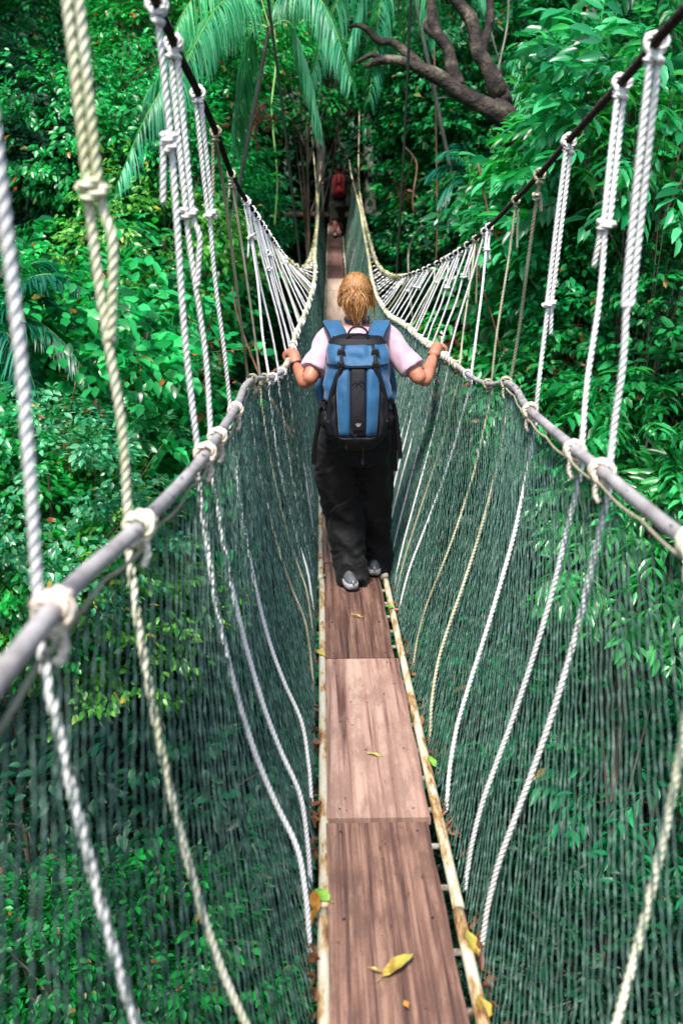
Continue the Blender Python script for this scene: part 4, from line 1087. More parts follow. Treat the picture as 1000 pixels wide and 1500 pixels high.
mL=[(hip+Vector((-.09,0,-.02)),.09),(hip.lerp(LF,.45)+Vector((-.05,.06,0)),.062),(hip.lerp(LF,.7)+Vector((-.02,.03,0)),.056),(LF+Vector((0,.02,.06)),.036)]
RF=Vector((hip.x+.10,DM+.35,float(deck_h(DM+.35))+.04))
mR=[(hip+Vector((.09,0,-.02)),.09),(hip.lerp(RF,.48)+Vector((.0,.06,0)),.062),(hip.lerp(RF,.72),.056),(RF+Vector((0,.04,.08)),.036)]
for lg in(mL,mR): limb(B,[p for p,_ in lg],[r for _,r in lg])
me=remesh(B,.008,2,'body'); shift(me,morg); link('body',me,M['skin'],mroot)
B=MB(); loft(B,[(mx(.0),.075,.07),(mx(.08),.15,.095),(mx(.25),.195,.12),(mx(.6),.175,.12),(mx(1.0),.18,.13)])
for a,e in((msL,meL),(msR,meR)):
    C,u=cr([a.lerp(mx(.13),.4),a,a.lerp(e,.45),a.lerp(e,.85)],.015); sweep(B,C,.075,18)
me=remesh(B,.011,3,'shirt'); folds(me,.008,9); shift(me,morg); link('shirt',me,M['black_shirt'],mroot)
B=MB(); loft(B,[(mx(.92),.175,.13),(mx(1.1),.18,.135),(mx(1.2),.16,.12)])
for lg in(mL,mR):
    C,u=cr([lg[0][0],lg[0][0].lerp(lg[1][0],.6),lg[1][0]+(lg[2][0]-lg[1][0])*.3],.015); sweep(B,C,np.interp(u/u[-1],[0,1],[.11,.092]),18)
me=remesh(B,.011,3,'shorts'); folds(me,.008,9); shift(me,morg); link('shorts',me,M['khaki'],mroot)
B=MB(); ball(B,hc+Vector((0,-.008,.02)),.084,.104,.112); me=remesh(B,.01,1,'hair')
bm=bmesh.new(); bm.from_mesh(me); bmesh.ops.delete(bm,geom=[v for v in bm.verts if ((v.co-hc).y>.05 and (v.co-hc).z<.06) or (v.co-hc).z<-.04],context='VERTS'); bm.to_mesh(me); bm.free()
shift(me,morg); link('hair',me,noise_mat('dark_hair',[(.3,(.01,.007,.005)),(.7,(.03,.02,.015))],40,rough=.5),mroot)
for F_,yw in((LF,0),(RF,-.1)):
    s_=shoe(mroot,morg,Vector((F_.x,F_.y-.06,F_.z-(.03 if F_ is LF else 0))),yw,R(-12) if F_ is LF else 0,L=.28,Wd=.1,m_sole='shoe_dark',m_up='white_sock' if F_ is LF else 'shoe_dark'); s_.name='shoe'
# red rucksack
rroot=empty('backpack',A(496,288,DM-.15)); rorg=rroot.location; tag(rroot,'small red rucksack on the back of the distant man','backpack')
mt_=A(496,255,DM-.06); mbm=A(495.5,289,DM-.06)
pb=MB(); loft(pb,[(mbm,.10,.08),(mbm.lerp(mt_,.12),.135,.12),(mbm.lerp(mt_,.45),.14,.14),(mbm.lerp(mt_,.8),.13,.12),(mt_,.09,.07)],p=.7)
me=remesh(pb,.01,2,'bag'); folds(me,.006,9); shift(me,rorg); link('main_bag',me,M['red_nylon'],rroot)
for X in(-.05,.05):
    mb=MB(); ribbon(mb,[mt_+Vector((X,-.07,0)),mbm.lerp(mt_,.8)+Vector((X,-.128,0)),mbm.lerp(mt_,.45)+Vector((X,-.148,0)),mbm.lerp(mt_,.15)+Vector((X,-.13,0))],(1,0,0),.022,.008); mb.build('compression_strap',M['black_nylon'],rroot,origin=rorg)
mb=MB(); ball(mb,mbm.lerp(mt_,.3)+Vector((0,-.12,0)),.09,.05,.085); me=remesh(mb,.01,1,'front_pocket'); shift(me,rorg); link('front_pocket',me,M['red_nylon'],rroot)
mb=MB(); ribbon(mb,[mbm.lerp(mt_,.6)+Vector((-.13,-.06,0)),mbm.lerp(mt_,.6)+Vector((0,-.15,0)),mbm.lerp(mt_,.6)+Vector((.13,-.06,0))],(0,0,1),.03,.008); mb.build('cross_strap',M['black_nylon'],rroot,origin=rorg)
for s,a in((-1,msL),(1,msR)):
    X=s*.10
    mb=MB(); ribbon(mb,[mt_+Vector((X*.8,-.02,0)),mx(.0)+Vector((X,0,.015)),mx(.1)+Vector((X,.10,0)),mx(.4)+Vector((X,.135,0)),mx(.7)+Vector((X*1.4,.05,0))],(1,0,0),.05,.012); mb.build('shoulder_strap',M['black_nylon'],rroot,origin=rorg)
# ================================================================ THE FOREST
def unit(a): return a/(np.linalg.norm(a,axis=-1,keepdims=True)+1e-9)
T7=np.array([(0,0,0),(-.5,.33,.05),(0,.5,.0),(.5,.33,.05),(-.36,.72,.01),(0,1,-.14),(.36,.72,.01)])
F7=[np.array([[0,2,4,1],[0,3,6,2]]),np.array([[2,5,4],[2,6,5]])]
T4=np.array([(0,0,0),(-.5,.45,.12),(0,1,-.1),(.5,.45,.12)]); F4=[np.array([[0,2,1],[0,3,2]])]
def leaves(mb,P,Dv,Nv,L,W,simple=False):
    T=T4 if simple else T7; Fs=F4 if simple else F7
    n=len(P); Dv=unit(Dv); S=unit(np.cross(Dv,Nv)); Nn=np.cross(S,Dv)
    L=np.broadcast_to(L,(n,)); W=np.broadcast_to(W,(n,))
    V=P[:,None]+S[:,None]*(T[None,:,0:1]*W[:,None,None])+Dv[:,None]*(T[None,:,1:2]*L[:,None,None])+Nn[:,None]*(T[None,:,2:3]*L[:,None,None])
    k=len(T); off=(np.arange(n)*k)[:,None,None]
    mb.add(V.reshape(-1,3),[(f[None]+off).reshape(-1,f.shape[1]) for f in Fs])
def shell(n,seed,lump=.35,inner=.55,flat=.85):
    g=np.random.default_rng(seed)
    d=unit(g.normal(size=(n*3,3))); off=g.uniform(0,50,3)
    r=np.array([noise.noise(Vector(x*1.6+off)) for x in d]); gap=np.array([noise.noise(Vector(x*3.1+off+9)) for x in d])
    keep=gap>-.28; d=d[keep][:n]; r=r[keep][:n]
    rad=(1+lump*r*1.6)*(inner+(1-inner)*g.uniform(0,1,len(d))**.45)
    return d*rad[:,None]*np.array([1,1,flat]),d
def crown_broad(seed,n=230,per=26,leaf=.075,R_=1.5,simple=False,wratio=.5,spread=.2,tier=.9):
    g=np.random.default_rng(seed); C,d=shell(n,seed); C=C*R_
    n=len(C)
    out=unit(d*np.array([1,1,.5])+g.normal(0,.35,(n,3)))
    out[:,2]*=.5; out=unit(out)
    up=unit(np.array([0,0,1.])*tier+d*.55+g.normal(0,.22,(n,3)))
    side=unit(np.cross(out,up))
    a=g.uniform(-1,1,(n,per)); b=g.uniform(-.6,1,(n,per)); s=spread*g.uniform(.7,1.3,(n,1))
    P=C[:,None]+side[:,None]*(a*s*.75)[...,None]+out[:,None]*(b*s)[...,None]+up[:,None]*(g.normal(0,.03,(n,per))-.10*s*(a**2+b**2)*1.2)[...,None]
    Dv=out[:,None]*(.6+b[...,None]*.3)+side[:,None]*(a[...,None]*1.1)+g.normal(0,.3,(n,per,3))-np.array([0,0,.35])
    Nv=up[:,None]+g.normal(0,.28,(n,per,3))
    L=leaf*g.uniform(.55,1.25,(n,per)); mb=MB()
    leaves(mb,P.reshape(-1,3),Dv.reshape(-1,3),Nv.reshape(-1,3),L.ravel(),L.ravel()*wratio,simple)
    return mb
def crown_pinnate(seed,n=240,pairs=4,leaf=.13,R_=1.1,wratio=.3,rl=.34):
    g=np.random.default_rng(seed); C,d=shell(n,seed,inner=.5); C=C*R_; n=len(C)
    out=unit(d*np.array([1,1,.35])+g.normal(0,.35,(n,3))); up0=np.array([0,0,1.])
    side=unit(np.cross(out,up0+g.normal(0,.25,(n,3)))); up=np.cross(side,out)
    mb=MB(); L=leaf*g.uniform(.75,1.25,n)
    for i in range(pairs+1):
        t=i/pairs; base=C+out*(rl*t)[...,None] if False else C+out*rl*t-up*(rl*.35*t*t)
        dirs=(0,) if i==pairs else (-1,1)
        for s in dirs:
            Dv=out*(.55+.4*t)+side*s*1.0-up0*(.55)+g.normal(0,.16,(n,3))
            Nv=up+side*s*.35+g.normal(0,.18,(n,3))
            l=L*(.75+.5*math.sin(math.pi*(t*.8+.15)))*g.uniform(.85,1.15,n)
            leaves(mb,base+g.normal(0,.005,(n,3)),Dv,Nv,l,l*wratio)
    # thin rachises
    pos=np.stack([C,C+out*rl-up*rl*.35],1)
    return mb,pos
def strips(mb,pos,w=.004):
    a=pos[:,0]; b=pos[:,1]; n=len(a); o=np.array([0,0,w]); s=unit(np.cross(b-a,[0,0,1.]))*w
    V=np.stack([a-s,a+s,a+o,b-s*.4,b+s*.4,b+o*.4],1); off=(np.arange(n)*6)[:,None,None]
    f=np.array([[0,1,4,3],[1,2,5,4],[2,0,3,5]])
    mb.add(V.reshape(-1,3),[(f[None]+off).reshape(-1,4)])

PR={}
def proto(key,mb): PR[key]=mb.mesh(key)
for q in range(3): proto('broad%d'%q,crown_broad(10+q,n=300,per=24,leaf=.125,R_=1.5,spread=.24))
for q in range(3): proto('fine%d'%q,crown_broad(20+q,n=270,per=28,leaf=.088,R_=1.2,spread=.19,wratio=.52))
for q in range(2):
    mb,pos=crown_pinnate(30+q,n=200,pairs=3,leaf=.20,R_=1.1,wratio=.37,rl=.30); strips(mb,pos); proto('spray%d'%q,mb)
for q in range(2):
    mb,pos=crown_pinnate(40+q,n=170,pairs=4,leaf=.20,R_=1.1,wratio=.33,rl=.46); strips(mb,pos); proto('lance%d'%q,mb)
for q in range(2): proto('bigleaf%d'%q,crown_broad(60+q,n=230,per=20,leaf=.145,R_=1.5,spread=.28,wratio=.58,tier=.6))
for q in range(4): proto('far%d'%q,crown_broad(50+q,n=330,per=26,leaf=.22,R_=3.0,simple=True,spread=.5,wratio=.55,tier=.7))

def ground(x,y):
    x=np.asarray(x,float); y=np.asarray(y,float)
    h=CZ-8.2+.30*np.maximum(0,np.abs(x)-4)+.34*np.maximum(0,y-17)+.5*np.sin(x*.7+y*.3)+.4*np.sin(y*.5-x*.2)
    h=h+.02*np.maximum(0,np.abs(x)-12)**1.5
    return np.minimum(h,CZ+30)
gx=np.linspace(-70,70,141); gy=np.linspace(-25,120,146); X,Y=np.meshgrid(gx,gy)
Z=ground(X,Y)+rng.normal(0,.06,X.shape); mb=MB()
nxg=len(gx); i=np.arange(len(gy)-1)[:,None]*nxg; j=np.arange(nxg-1)[None,:]
mb.add(np.stack([X,Y,Z],-1).reshape(-1,3),np.stack([i+j,i+j+1,i+nxg+j+1,i+nxg+j],-1).reshape(-1,4))
o=mb.build('ground',M['soil']); tag(o,'dark forest floor of the ravine and the slope behind','ground',kind='structure')
# low plants over the floor: uncountable
g=np.random.default_rng(99); n=22000
py_=g.uniform(0,1,n)**.8*42+1.5; px_=g.uniform(-1,1,n)*(2.5+py_*.55)
C=np.stack([px_,py_,ground(px_,py_)+g.uniform(.05,.75,n)],1); per=9
P=C[:,None]+g.normal(0,.16,(n,per,3)); Dv=g.normal(0,1,(n,per,3)); Dv[...,2]-=.2; Nv=g.normal(0,.35,(n,per,3))+np.array([0,0,1.])
L=(.10+.004*py_)[:,None]*g.uniform(.7,1.5,(n,per)); mb=MB()
leaves(mb,P.reshape(-1,3),Dv.reshape(-1,3),Nv.reshape(-1,3),L.ravel(),L.ravel()*.5,True)
o=mb.build('ground_cover',M['leaf_floor_shaded']); tag(o,'undergrowth covering the forest floor, shade put into its dark green','undergrowth',kind='stuff')

rf=random.Random(21)
def trunk_mesh(base,crownc,Rc,seed,r0):
    rr=random.Random(seed); mb=MB()
    top=crownc+Vector((0,0,Rc*.25)); h=top-base
    pts=[base-Vector((0,0,.3)),base+h*.3+Vector((rr.uniform(-.1,.1),rr.uniform(-.1,.1),0))*h.length*.3,base+h*.65+Vector((rr.uniform(-.1,.1),rr.uniform(-.1,.1),0))*h.length*.2,top]
    C,u=cr(pts,.25); sweep(mb,C,np.interp(u/u[-1],[0,.1,.7,1],[r0*1.5,r0,r0*.6,r0*.25]),8)
    for k in range(9):
        s=C[int(len(C)*rr.uniform(.5,.92))]; a=rr.uniform(0,6.28); e=Vector((math.cos(a)*Rc*rr.uniform(.5,.95),math.sin(a)*Rc*rr.uniform(.5,.95),Rc*rr.uniform(-.25,.7)))+crownc
        s=Vector(s); m_=s.lerp(e,.5)+Vector((rr.uniform(-.15,.15),rr.uniform(-.15,.15),rr.uniform(-.05,.2)))*Rc
        tube(mb,[s,m_,e],r0*.3,5,.12,taper=[r0*.42,r0*.22,r0*.07])
        for _ in range(2):
            a=rr.uniform(0,6.28); e2=e+Vector((math.cos(a)*.3,math.sin(a)*.3,rr.uniform(-.1,.35)))*Rc
            tube(mb,[m_,m_.lerp(e2,.5)+Vector((0,0,.05)),e2],r0*.1,4,.15,taper=[r0*.16,r0*.04])
    return mb
def tree(name,px,py,z,s,key,leafm,label,cat='tree',group='trees and bushes of the forest',r0=.06,barkm='bark',sq=(1,1,1),cc=None):
    c=atz(px,py,z) if cc is None else Vector(cc)
    Rk={'b':1.5,'f':1.2,'s':1.1,'l':1.1,'F':3.0}['F' if key.startswith('far') else key[0]]*s*1.22
    if c.y<32 and cc is None:             # keep every crown clear of the bridge
        bx=float(deck_x(c.y)); dz=c.z-(float(deck_h(c.y))+.3); 
        half=math.sqrt(max(0,Rk*Rk-max(0,abs(dz)-1.4)**2))+(.8 if c.y<14 else .55)+(.35 if key[0] in 'sl' else 0)
        if abs(c.x-bx)<half: c.x=bx+(half if c.x>bx else -half)
    gz=float(ground(c.x,c.y)); base=Vector((c.x+rf.uniform(-.3,.3)+(0 if cc is None else (5 if c.x>0 else -5)),c.y+rf.uniform(-.2,.4),min(gz,c.z-s*1.2)))
    root=empty(name,base); tag(root,label,cat,group=group)
    Rc={'b':1.5,'f':1.2,'s':1.1,'l':1.1,'F':3.0}['F' if key.startswith('far') else key[0]]*s
    tm=trunk_mesh(base,c,Rc*.95,int(px*7+py),r0).build('trunk',M[barkm],root,origin=base)
    k=key+'|'+leafm
    if k not in PR:
        me=PR[key].copy(); me.materials.clear(); me.materials.append(M[leafm]); PR[k]=me
    co=bpy.data.objects.new('crown',PR[k]); COL.objects.link(co); co.parent=root
    co.location=c-base; co.rotation_euler=(rf.uniform(-.25,.25),rf.uniform(-.25,.25),rf.uniform(0,6.28)); co.scale=(s*sq[0],s*sq[1],s*sq[2])
    return root
EX=[]
near=[  # shaded and dark bushes get their shade from the darkened leaf colour
# left
(265,560,10.0,1.05,'bigleaf0','leaf_bright','big bright green leafy bush left of the nets, behind the olive ropes'),
(330,690,11.5,1.1,'bigleaf1','leaf_mid','darker bush behind the middle of the left hose'),
(75,740,8.0,.85,'fine0','leaf_pale','pale green small leaved bush behind the big knot at the left edge'),
(20,800,8.5,.9,'fine1','leaf_bright','bright bush at the left edge beside the thick white rope'),
(185,640,9.5,.95,'bigleaf1','leaf_bright','bright bush between the two nearest left ropes'),
(150,880,8.8,.95,'fine2','leaf_yg','yellowish green bush just under the near left hose'),
(270,930,10.5,1.1,'broad1','leaf_dark','green bush seen through the left net below the hose'),
(330,1180,9.5,1.0,'broad0','leaf_dark','dim green bush seen through the middle of the left net'),
(90,1060,10.5,.9,'broad2','leaf_dark','dim bush at the left edge below the hose'),
(70,1440,6.8,.72,'fine1','leaf_mid','bright green bush in the lower left corner behind the net'),
(230,1440,7.4,.7,'broad0','leaf_mid','low bright bush behind the bottom of the left net'),
(395,1400,9.5,.9,'broad2','leaf_dark','dark bush low behind the left net beside the deck'),
(400,440,14,1.15,'broad0','leaf_mid','dark green bush behind the dense left ropes near the woman'),
(390,235,13,1.0,'fine0','leaf_bright','bright speckled bush below the palm, left of the far man'),
(330,370,12.0,1.0,'fine2','leaf_yg','bright bush crossed by the left cable'),
(440,320,17,1.0,'fine1','leaf_bright','small bright bush just left of the far man'),
(230,250,13,1.0,'fine1','leaf_bright','bright bush behind the palm fronds on the left'),
(140,190,12.5,1.05,'fine2','leaf_bright','bright bush behind the cream rope near the top left'),
(250,40,14,.85,'broad2','leaf_bright','tall bright tree in the top left behind the white ropes'),
(90,330,13.5,1.1,'broad1','leaf_dark','shaded bush behind the cream rope knot'),
(210,430,12.5,1.0,'bigleaf0','leaf_bright','mid green bush left of the knotted white ropes'),
(30,240,14,1.1,'broad0','leaf_dark','shaded tree at the left edge beside the thick rope top'),
(45,1250,9.5,.8,'broad1','leaf_dark','shadowed bush at the left edge low behind the net'),
(330,60,15,1.1,'fine0','leaf_bright','bright bush behind the upper palm fronds'),
# right
(875,225,8.6,.72,'spray0','leaf_spray','drooping compound leaved tree above the right cable'),
(760,320,9.8,.72,'spray1','leaf_spray','drooping leaved tree below the gnarled branch'),
(945,190,7.8,.85,'spray1','leaf_spray','compound leaved tree behind the two thickest right ropes'),
(925,110,9.5,.6,'spray0','leaf_spray','compound leaved tree at the top right above the cable'),
(985,60,9.5,.8,'spray0','leaf_mid','dim leafy tree in the top right corner'),
(680,290,13,.55,'spray1','leaf_spray','drooping bush right of the orange leaves'),
(800,340,9.2,.9,'spray1','leaf_spray','leafy bush between the knotted right ropes'),
(900,400,9,1.0,'fine0','leaf_bright','fine leaved bright bush behind the rightmost ropes'),
(720,420,10,.95,'spray0','leaf_spray','large leaved bush behind the right suspension ropes beside the woman'),
(640,430,13,1.0,'bigleaf1','leaf_dark','shaded bush behind the first right ropes past the woman'),
(960,480,8.5,.9,'fine2','leaf_mid','dim bush at the right edge above the hose'),
(790,590,8.8,.62,'lance0','leaf_spray','bush of long hanging leaves behind the right bend of the hose'),
(950,640,8.0,.72,'lance1','leaf_spray','long leaved bush at the right edge above the hose'),
(870,560,10,1.0,'fine1','leaf_mid','fine leaved bush behind the third right rope'),
(690,560,11,.9,'fine0','leaf_bright','green bush seen through the top of the right net'),
(950,800,7.6,.6,'lance0','leaf_spray','long leaved spray just under the hose at the right edge'),
(930,560,9.4,.7,'fine0','leaf_bright','small bright bush on the right edge between hose and cable'),
(850,760,10.5,1.0,'bigleaf1','leaf_dark','dark bush behind the upper right net'),
(740,800,11.5,1.1,'broad2','leaf_dark','dim bush seen through the middle of the right net'),
(900,980,9.5,.85,'fine1','leaf_mid','small leaved bush behind the right net below the hose'),
(730,1010,9.6,.7,'lance1','leaf_mid','hanging long leaved bush behind the right net near the deck'),
(620,960,13,1.2,'broad1','leaf_mid','dim bush behind the right net beside the feet of the woman'),
(960,1180,8.6,.75,'lance0','leaf_mid','long leaved bush low at the right edge behind the net'),
(800,1230,9.6,.9,'fine2','leaf_dark','small leaved bush behind the lower right net'),
(880,1430,8.2,.7,'broad0','leaf_dark','bush in the lower right corner behind the net'),
(720,1430,9,.8,'fine0','leaf_dark','bush low behind the right net beside the nearest plank'),
(600,330,19,1.0,'fine2','leaf_mid','small bush behind the orange leaves right of the far man'),
(590,140,20,1.3,'fine0','leaf_mid','bush below the gnarled branch, above the far man'),
(460,90,19,1.2,'fine1','leaf_mid','bush behind the palm right of the left guy cable'),
]
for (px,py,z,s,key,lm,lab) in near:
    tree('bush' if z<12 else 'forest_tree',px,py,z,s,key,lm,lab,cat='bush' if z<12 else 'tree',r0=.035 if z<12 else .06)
# background rows
rows=[(17,.62,[(0,470),(170,360),(330,480),(520,130),(610,230),(700,330),(880,300),(1010,420),(690,60),(60,90)],'leaf_mid','second'),
      (23,.9,[(-40,160),(120,420),(250,160),(400,60),(430,330),(560,330),(640,160),(780,120),(930,200),(1060,80)],'leaf_dark','third'),
      (31,1.25,[(-60,300),(90,60),(230,330),(360,190),(470,-10),(600,40),(560,240),(720,-40),(850,180),(1000,-20)],'leaf_dark','fourth'),
      (43,1.9,[(-80,120),(120,-80),(300,90),(470,140),(640,-60),(800,60),(980,200),(1120,0)],'leaf_mid','rearmost')]
q=0
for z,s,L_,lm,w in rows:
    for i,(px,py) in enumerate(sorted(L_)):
        lm=('leaf_mid','leaf_dark')[i%2] if w in('third','fourth') else lm  # every other crown takes the leaf colour with shade painted in
        tree('forest_tree',px,py,z,s*rf.uniform(.9,1.15),'far%d'%(q%4),lm,'dense %s tree in the %s row of the forest, %s from the left'%('shade-darkened green' if lm=='leaf_dark' else 'green',w,ordinal(i)),r0=.06 if z<30 else .12); q+=1
# unseen trees added above the frame to shade the far end and the sides
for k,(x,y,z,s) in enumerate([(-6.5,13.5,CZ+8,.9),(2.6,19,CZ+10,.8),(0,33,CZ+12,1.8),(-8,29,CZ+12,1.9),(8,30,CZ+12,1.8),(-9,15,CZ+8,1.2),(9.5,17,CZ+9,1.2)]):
    tree('added_shade_tree',k*50,3,20,s,'far%d'%(k%4),'leaf_dark','unseen canopy tree added above the frame for shade, %s counted'%ordinal(k),r0=.12,cc=(x,y,z))
# bare trunks and limbs
def trunk(_n,pts,rad,mat,label,kids=(),cat='tree'):
    name='gnarled_tree' if kids else 'forest_tree'; base=Vector(pts[0]); root=empty(name,base); tag(root,label,cat,group='trunks in the forest')
    mb=MB(); C,u=cr(pts,.08)
    k=np.array([0]+list(np.cumsum([(Vector(pts[i+1])-Vector(pts[i])).length for i in range(len(pts)-1)])))
    r=np.interp(u/u[-1],k/k[-1],rad); r=r*(1+.10*np.array([noise.noise(Vector(c*2.5)) for c in C]))
    sweep(mb,C,r,12); mb.build('trunk',M[mat],root,origin=base)
    for (p,rr) in kids:
        mb=MB(); C,u=cr(p,.06); r=np.interp(u/u[-1],np.linspace(0,1,len(rr)),rr); r=r*(1+.16*np.array([noise.noise(Vector(c*5)) for c in C]))
        sweep(mb,C,r,10); mb.build('branch',M[mat],root,origin=base)
    return root
def gp(px,z): 
    p=atz(px,900,z); p2=atz(px,500,z); q=Vector((p2.x,p2.y,0)); q.z=float(ground(q.x,q.y))-.2; return q
a=lambda x,y,z=11.5:atz(x,y,z)
trunk('gnarled_tree',[gp(800,12.2),a(790,330,12),a(760,215,11.8),a(738,168),a(722,158)],[.22,.16,.15,.14,.12],'bark_gnarled','gnarled mossy brown tree with crooked limbs reaching left at the top',[
 ([a(745,178),a(715,158),a(680,140),a(650,118),a(622,103),a(590,90),a(560,88),a(535,97)],[.125,.11,.10,.095,.08,.06,.055,.03]),
 ([a(622,103),a(600,82),a(575,62),a(555,60),a(530,38),a(505,40)],[.065,.06,.045,.045,.035,.02]),
 ([a(672,128),a(662,100),a(655,70),a(640,50),a(632,20),a(628,-40)],[.085,.08,.07,.07,.06,.06]),
 ([a(655,66),a(636,52),a(622,40),a(628,20)],[.06,.045,.03,.02]),
 ([a(740,160,11.9),a(728,130),a(712,95),a(700,75),a(690,30),a(668,0),a(650,-40)],[.12,.11,.10,.085,.08,.07,.07]),
 ([a(705,80),a(712,50),a(718,20),a(712,-30)],[.06,.05,.05,.04]),
 ([a(735,148),a(742,140),a(738,118)],[.06,.04,.02]),
 ([a(560,88),a(545,80),a(520,92)],[.04,.03,.015])],cat='tree')
trunk('bare_trunk',[gp(852,17),a(852,300,17),a(850,120,17),a(855,40,17),a(866,-40,17)],[.3,.24,.22,.21,.2],'bark','thick dark trunk at the top right edge of the gnarled tree')
trunk('bare_trunk',[gp(24,11),a(24,640,11),a(20,520,11),a(8,400,11),a(-18,150,11),a(-30,0,11)],[.12,.095,.09,.085,.08,.08],'bark','slim brown trunk at the left edge behind the thick rope')
trunk('bare_trunk',[gp(545,29),a(543,330,29),a(541,250,29),a(538,180,29),a(536,60,29),a(530,-60,29)],[.3,.17,.16,.15,.14,.14],'bark_grey','grey trunk just right of the far man')
trunk('bare_trunk',[gp(497,31),a(500,260,31),a(497,200,31),a(499,80,31),a(500,-60,31)],[.5,.42,.40,.36,.34],'bark','broad reddish trunk directly behind the far man')
trunk('bare_trunk',[gp(470,27),a(468,320,27),a(470,220,27),a(466,150,27),a(470,-40,27)],[.2,.13,.12,.11,.1],'bark_grey','pale slender trunk left of the far man')
trunk('bare_trunk',[gp(170,15),a(172,260,15),a(168,160,15),a(175,60,15),a(172,-40,15)],[.16,.11,.10,.09,.09],'bark','dark trunk behind the cream rope at the top left')
for (pts,lab) in (([(700,-20),(722,60),(735,120),(728,170)],'thin pale liana beside the gnarled limb'),([(745,-10),(742,40),(730,100),(728,140)],'thin grey liana at the top, right of the gnarled limbs'),
                  ([(634,-10),(640,330),(632,430)],'long thin brown liana hanging right of the right guy cable'),([(398,-10),(404,90),(398,160),(406,260),(402,330)],'yellow green hanging aerial root beside the left guy cable'),
                  ([(618,330),(600,360),(598,400),(604,470)],'pale dead stem low behind the right cable'),([(592,215),(610,240),(604,300),(620,340)],'twisted dry vine below the gnarled branch')):
    mb=MB(); P=[atz(x,y,13+.3*math.sin(y)) for x,y in pts]; tube(mb,P,.014,6,.1); o=mb.build('liana',M['bark_grey' if 'pale' in lab or 'grey' in lab else ('rachis' if 'yellow' in lab else 'twig')]); tag(o,lab,'liana',group='lianas')
# twiggy stems among the bushes
mb=None
for k,(pts,z,r,lab) in enumerate([([(690,350),(700,400),(722,470),(735,520)],9.0,.012,'reddish bare stem behind the right ropes beside the woman'),([(700,240),(712,300),(725,345),(760,380)],8.6,.012,'thin orange stem below the right cable'),
   ([(440,660),(385,560),(350,470),(340,420)],9.5,.016,'leaning grey stem behind the left ropes'),([(360,600),(378,570),(400,545),(440,520)],8.4,.022,'curved brown stem just beyond the end of the left hose'),
   ([(880,600),(850,565),(800,570),(730,560)],8.3,.010,'thin bent stem above the right hose'),([(925,480),(905,520),(880,560),(840,600)],8.8,.014,'slanting brown stem at the right')]):
    mb=MB(); tube(mb,[atz(x,y,z) for x,y in pts],r,6,.08,taper=[r,r*.9,r*.6,r*.4]); o=mb.build('sapling',M['twig']); tag(o,lab,'sapling',group='bare saplings')
# clumps of dead and red leaves
for (px,py,z,n,sz,lm,lab) in ((592,282,13,26,.11,'litter','hanging clump of orange dead leaves right of the far man'),(650,540,9,60,.10,'leaf_red','clump of red brown leaves behind the right net top'),(830,530,8.6,70,.09,'leaf_red','dark red leaves behind the third right rope'),
   (205,560,9,60,.07,'litter','orange young leaves on the left bush'),(100,640,8.0,40,.07,'litter','orange leaf tips at the left beside the thick rope'),(375,165,12,90,.10,'litter','brown withered leaves below the palm'),(470,1,14,20,.08,'litter','few brown leaves at the top centre'),(300,520,9.2,40,.07,'litter','orange leaves behind the fifth left rope')):
    g=np.random.default_rng(px); c=np.array(atz(px,py,z)); P=c+g.normal(0,.16 if n>30 else .07,(n,3)); mb=MB(); L=sz*g.uniform(.7,1.4,n)
    leaves(mb,P,g.normal(0,1,(n,3))-[0,0,.8],g.normal(0,1,(n,3)),L,L*.42)
    tube(mb,[Vector(c)-Vector((0,0,.5)),Vector(c),Vector(c)+Vector((.1,0,.45))],.006,5,.1)
    for p in P[::3]: tube(mb,[Vector(c)+Vector((0,0,(p[2]-c[2])*.6)),Vector(p)],.003,3,.1)
    o=mb.build('withered_plant',M[lm]); tag(o,lab,'plant',group='plants with coloured leaves')
# palms
def frond(parent,base,tip,arch,org,lm,ll=.42,npair=60,w=.016,hang=1.0,rw=.008):
    b=Vector(base); t=Vector(tip); m1=b.lerp(t,.4)+Vector((0,0,arch)); m2=b.lerp(t,.75)+Vector((0,0,arch*.75))
    C,u=cr([b,m1,m2,t],.02); mb=MB(); sweep(mb,C,np.interp(u/u[-1],[0,1],[rw,rw*.25]),6); r=mb.build('frond',M['rachis'],parent,origin=org)
    T,_,_=frames(C); n=len(C); mb=MB(); g=np.random.default_rng(int(abs(b.x*100+t.z*77+t.x*31))%9999)
    for s in(-1,1):
        k=g.uniform(.14,.995,npair); idx=(k*(n-1)).astype(int); P=C[idx]; Tt=T[idx]
        side=unit(np.cross(Tt,np.array([0,0,1.])))*s
        l=ll*np.sin(math.pi*(k*.8+.14))**.6*g.uniform(.8,1.1,npair)
        d0=unit(side*.9+Tt*.6+g.normal(0,.12,(npair,3))); pts=[P]; d=d0.copy()
        for q_ in range(5):
            d=unit(d-np.array([0,0,.55*hang])+g.normal(0,.03,d.shape)); pts.append(pts[-1]+d*(l/5)[:,None])
        ww=w*np.array([.6,1,1,.85,.6,.1]); wd=unit(np.cross(d0,np.array([0,0,1.]))+Tt*.3)
        V=np.stack([np.stack([p-wd*x*.5,p+wd*x*.5],1) for p,x in zip(pts,ww)],1).reshape(npair,12,3)
        f=np.array([[2*a_,2*a_+1,2*a_+3,2*a_+2] for a_ in range(5)]); off=(np.arange(npair)*12)[:,None,None]
        mb.add(V.reshape(-1,3),[(f[None]+off).reshape(-1,4)])
    mb.build('leaflets',M[lm],r,origin=org)
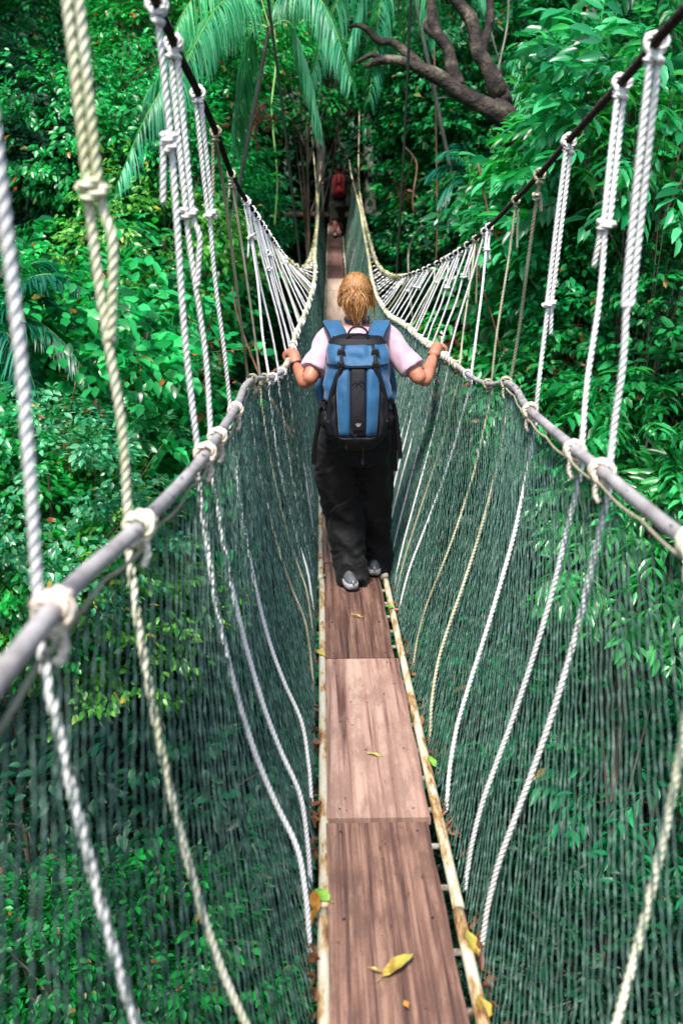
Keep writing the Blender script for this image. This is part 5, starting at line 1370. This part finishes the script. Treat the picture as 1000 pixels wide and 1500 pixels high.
def palm(cx_,cy_,z,tips,lm,label,ll,npair,hang,arch,tr=.07,w=.016,name='palm',lean=0):
    c=atz(cx_,cy_,z); bx_=c.x+lean; base=Vector((bx_,c.y+abs(lean)*.5,float(ground(bx_,c.y)))); root=empty(name,base); tag(root,label,'palm',group='palms')
    mb=MB(); tube(mb,[base-Vector((0,0,.2)),base.lerp(c,.5)+Vector((.15,0,0)),c],tr,10,.1,taper=[tr*1.3,tr,tr*.8]); mb.build('trunk',M['bark_grey'],root,origin=base)
    for i,(tx,ty,dz) in enumerate(tips): frond(root,c+Vector((0,0,.0)),atz(tx,ty,z+dz),arch*(1+.2*math.sin(i*3)),base,lm,ll,npair,w,hang)
palm(395,40,11.0,[(172,270,-.6),(190,200,.8),(250,60,-.8),(250,170,-1.2),(345,215,.6),(300,-50,.5),(470,190,.4),(515,120,-.5),(560,-20,.3)],'palm','large palm with pale drooping feathery fronds behind the left cable',.5,120,1.0,.55,w=.014,lean=-2.6,tr=.03)
palm(590,-90,12.0,[(450,130,-.8),(430,20,.5),(500,120,.6),(640,60,-.5),(600,70,.8),(540,150,-.4),(720,20,.4),(380,-30,-.5)],'palm','palm hanging in from the top edge, right of the left guy cable',.5,100,1.1,.5,w=.014,tr=.03,lean=2.5)
palm(-15,500,8.8,[(125,425,-.3),(110,470,.4),(90,395,.2),(135,560,0),(60,590,-.2),(20,380,0),(-90,420,0)],'palm_blue','small bluish green palm at the left edge below the shade',.34,90,.35,.32,tr=.05,w=.02)
palm(690,270,12,[(640,230,-.2),(625,262,.1),(640,300,0),(670,215,0),(730,240,.1),(655,330,.1)],'palm_blue','little palm right of the orange leaves',.30,60,.3,.18,tr=.03,w=.018)
palm(775,190,15,[(745,90,-.2),(760,70,.1),(790,100,0),(735,150,0),(800,160,.1)],'palm','dim small palm behind the gnarled limbs',.40,60,.7,.3,tr=.04,w=.018)

# platform on the tree at the far end
pc=Vector((deck_x(29.6),29.6,float(deck_h(28))+.0)); root=empty('tree_platform',pc); tag(root,'small wooden platform round the trunk at the far end of the bridge','platform')
for k in range(9):
    mb=MB(); box(mb,(-1.2+.3*k,0,.0),(.28,2.6,.04)); o=mb.build('board',M['wood_red'],root,smooth=False)
for s in(-1,1):
    mb=MB(); box(mb,(0,s*1.0,-.08),(2.9,.12,.10)); mb.build('joist',M['wood_red'],root,smooth=False)

# ================================================================ light, sky, camera
w=bpy.data.worlds.new('World'); scene.world=w; w.use_nodes=True; nt=w.node_tree
sky=nt.nodes.new('ShaderNodeTexSky'); sky.sky_type='NISHITA'; sky.sun_disc=False
EL,AZ=R(62),R(200)
sky.sun_elevation=EL; sky.sun_rotation=AZ; sky.altitude=200; sky.air_density=1.2; sky.dust_density=2.5
bg=nt.nodes['Background']; nt.links.new(sky.outputs[0],bg.inputs[0]); bg.inputs[1].default_value=.05
ld=bpy.data.lights.new('sun','SUN'); ld.energy=1.5; ld.angle=R(10); ld.color=(1,.955,.88)
lo=bpy.data.objects.new('sun',ld); COL.objects.link(lo)
sd=Vector((math.sin(AZ)*math.cos(EL),math.cos(AZ)*math.cos(EL),math.sin(EL)))
lo.rotation_euler=sd.to_track_quat('Z','Y').to_euler(); lo.location=(0,0,40)
cd=bpy.data.cameras.new('camera'); cam=bpy.data.objects.new('camera',cd); COL.objects.link(cam)
cam.matrix_world=Matrix.Translation((0,0,CZ))@cam_rot.to_4x4()
cd.sensor_fit='VERTICAL'; cd.sensor_height=36; cd.sensor_width=24; cd.lens=F/1500*36; cd.clip_end=400; cd.clip_start=.05
cd.dof.use_dof=True; cd.dof.focus_distance=4.7; cd.dof.aperture_fstop=3.6
scene.camera=cam
scene.view_settings.view_transform='Standard'; scene.view_settings.look='None'; scene.view_settings.gamma=1
scene.view_settings.exposure=2.25
scene.cycles.max_bounces=8; scene.cycles.diffuse_bounces=2; scene.cycles.transmission_bounces=4; scene.cycles.caustics_reflective=False; scene.cycles.caustics_refractive=False
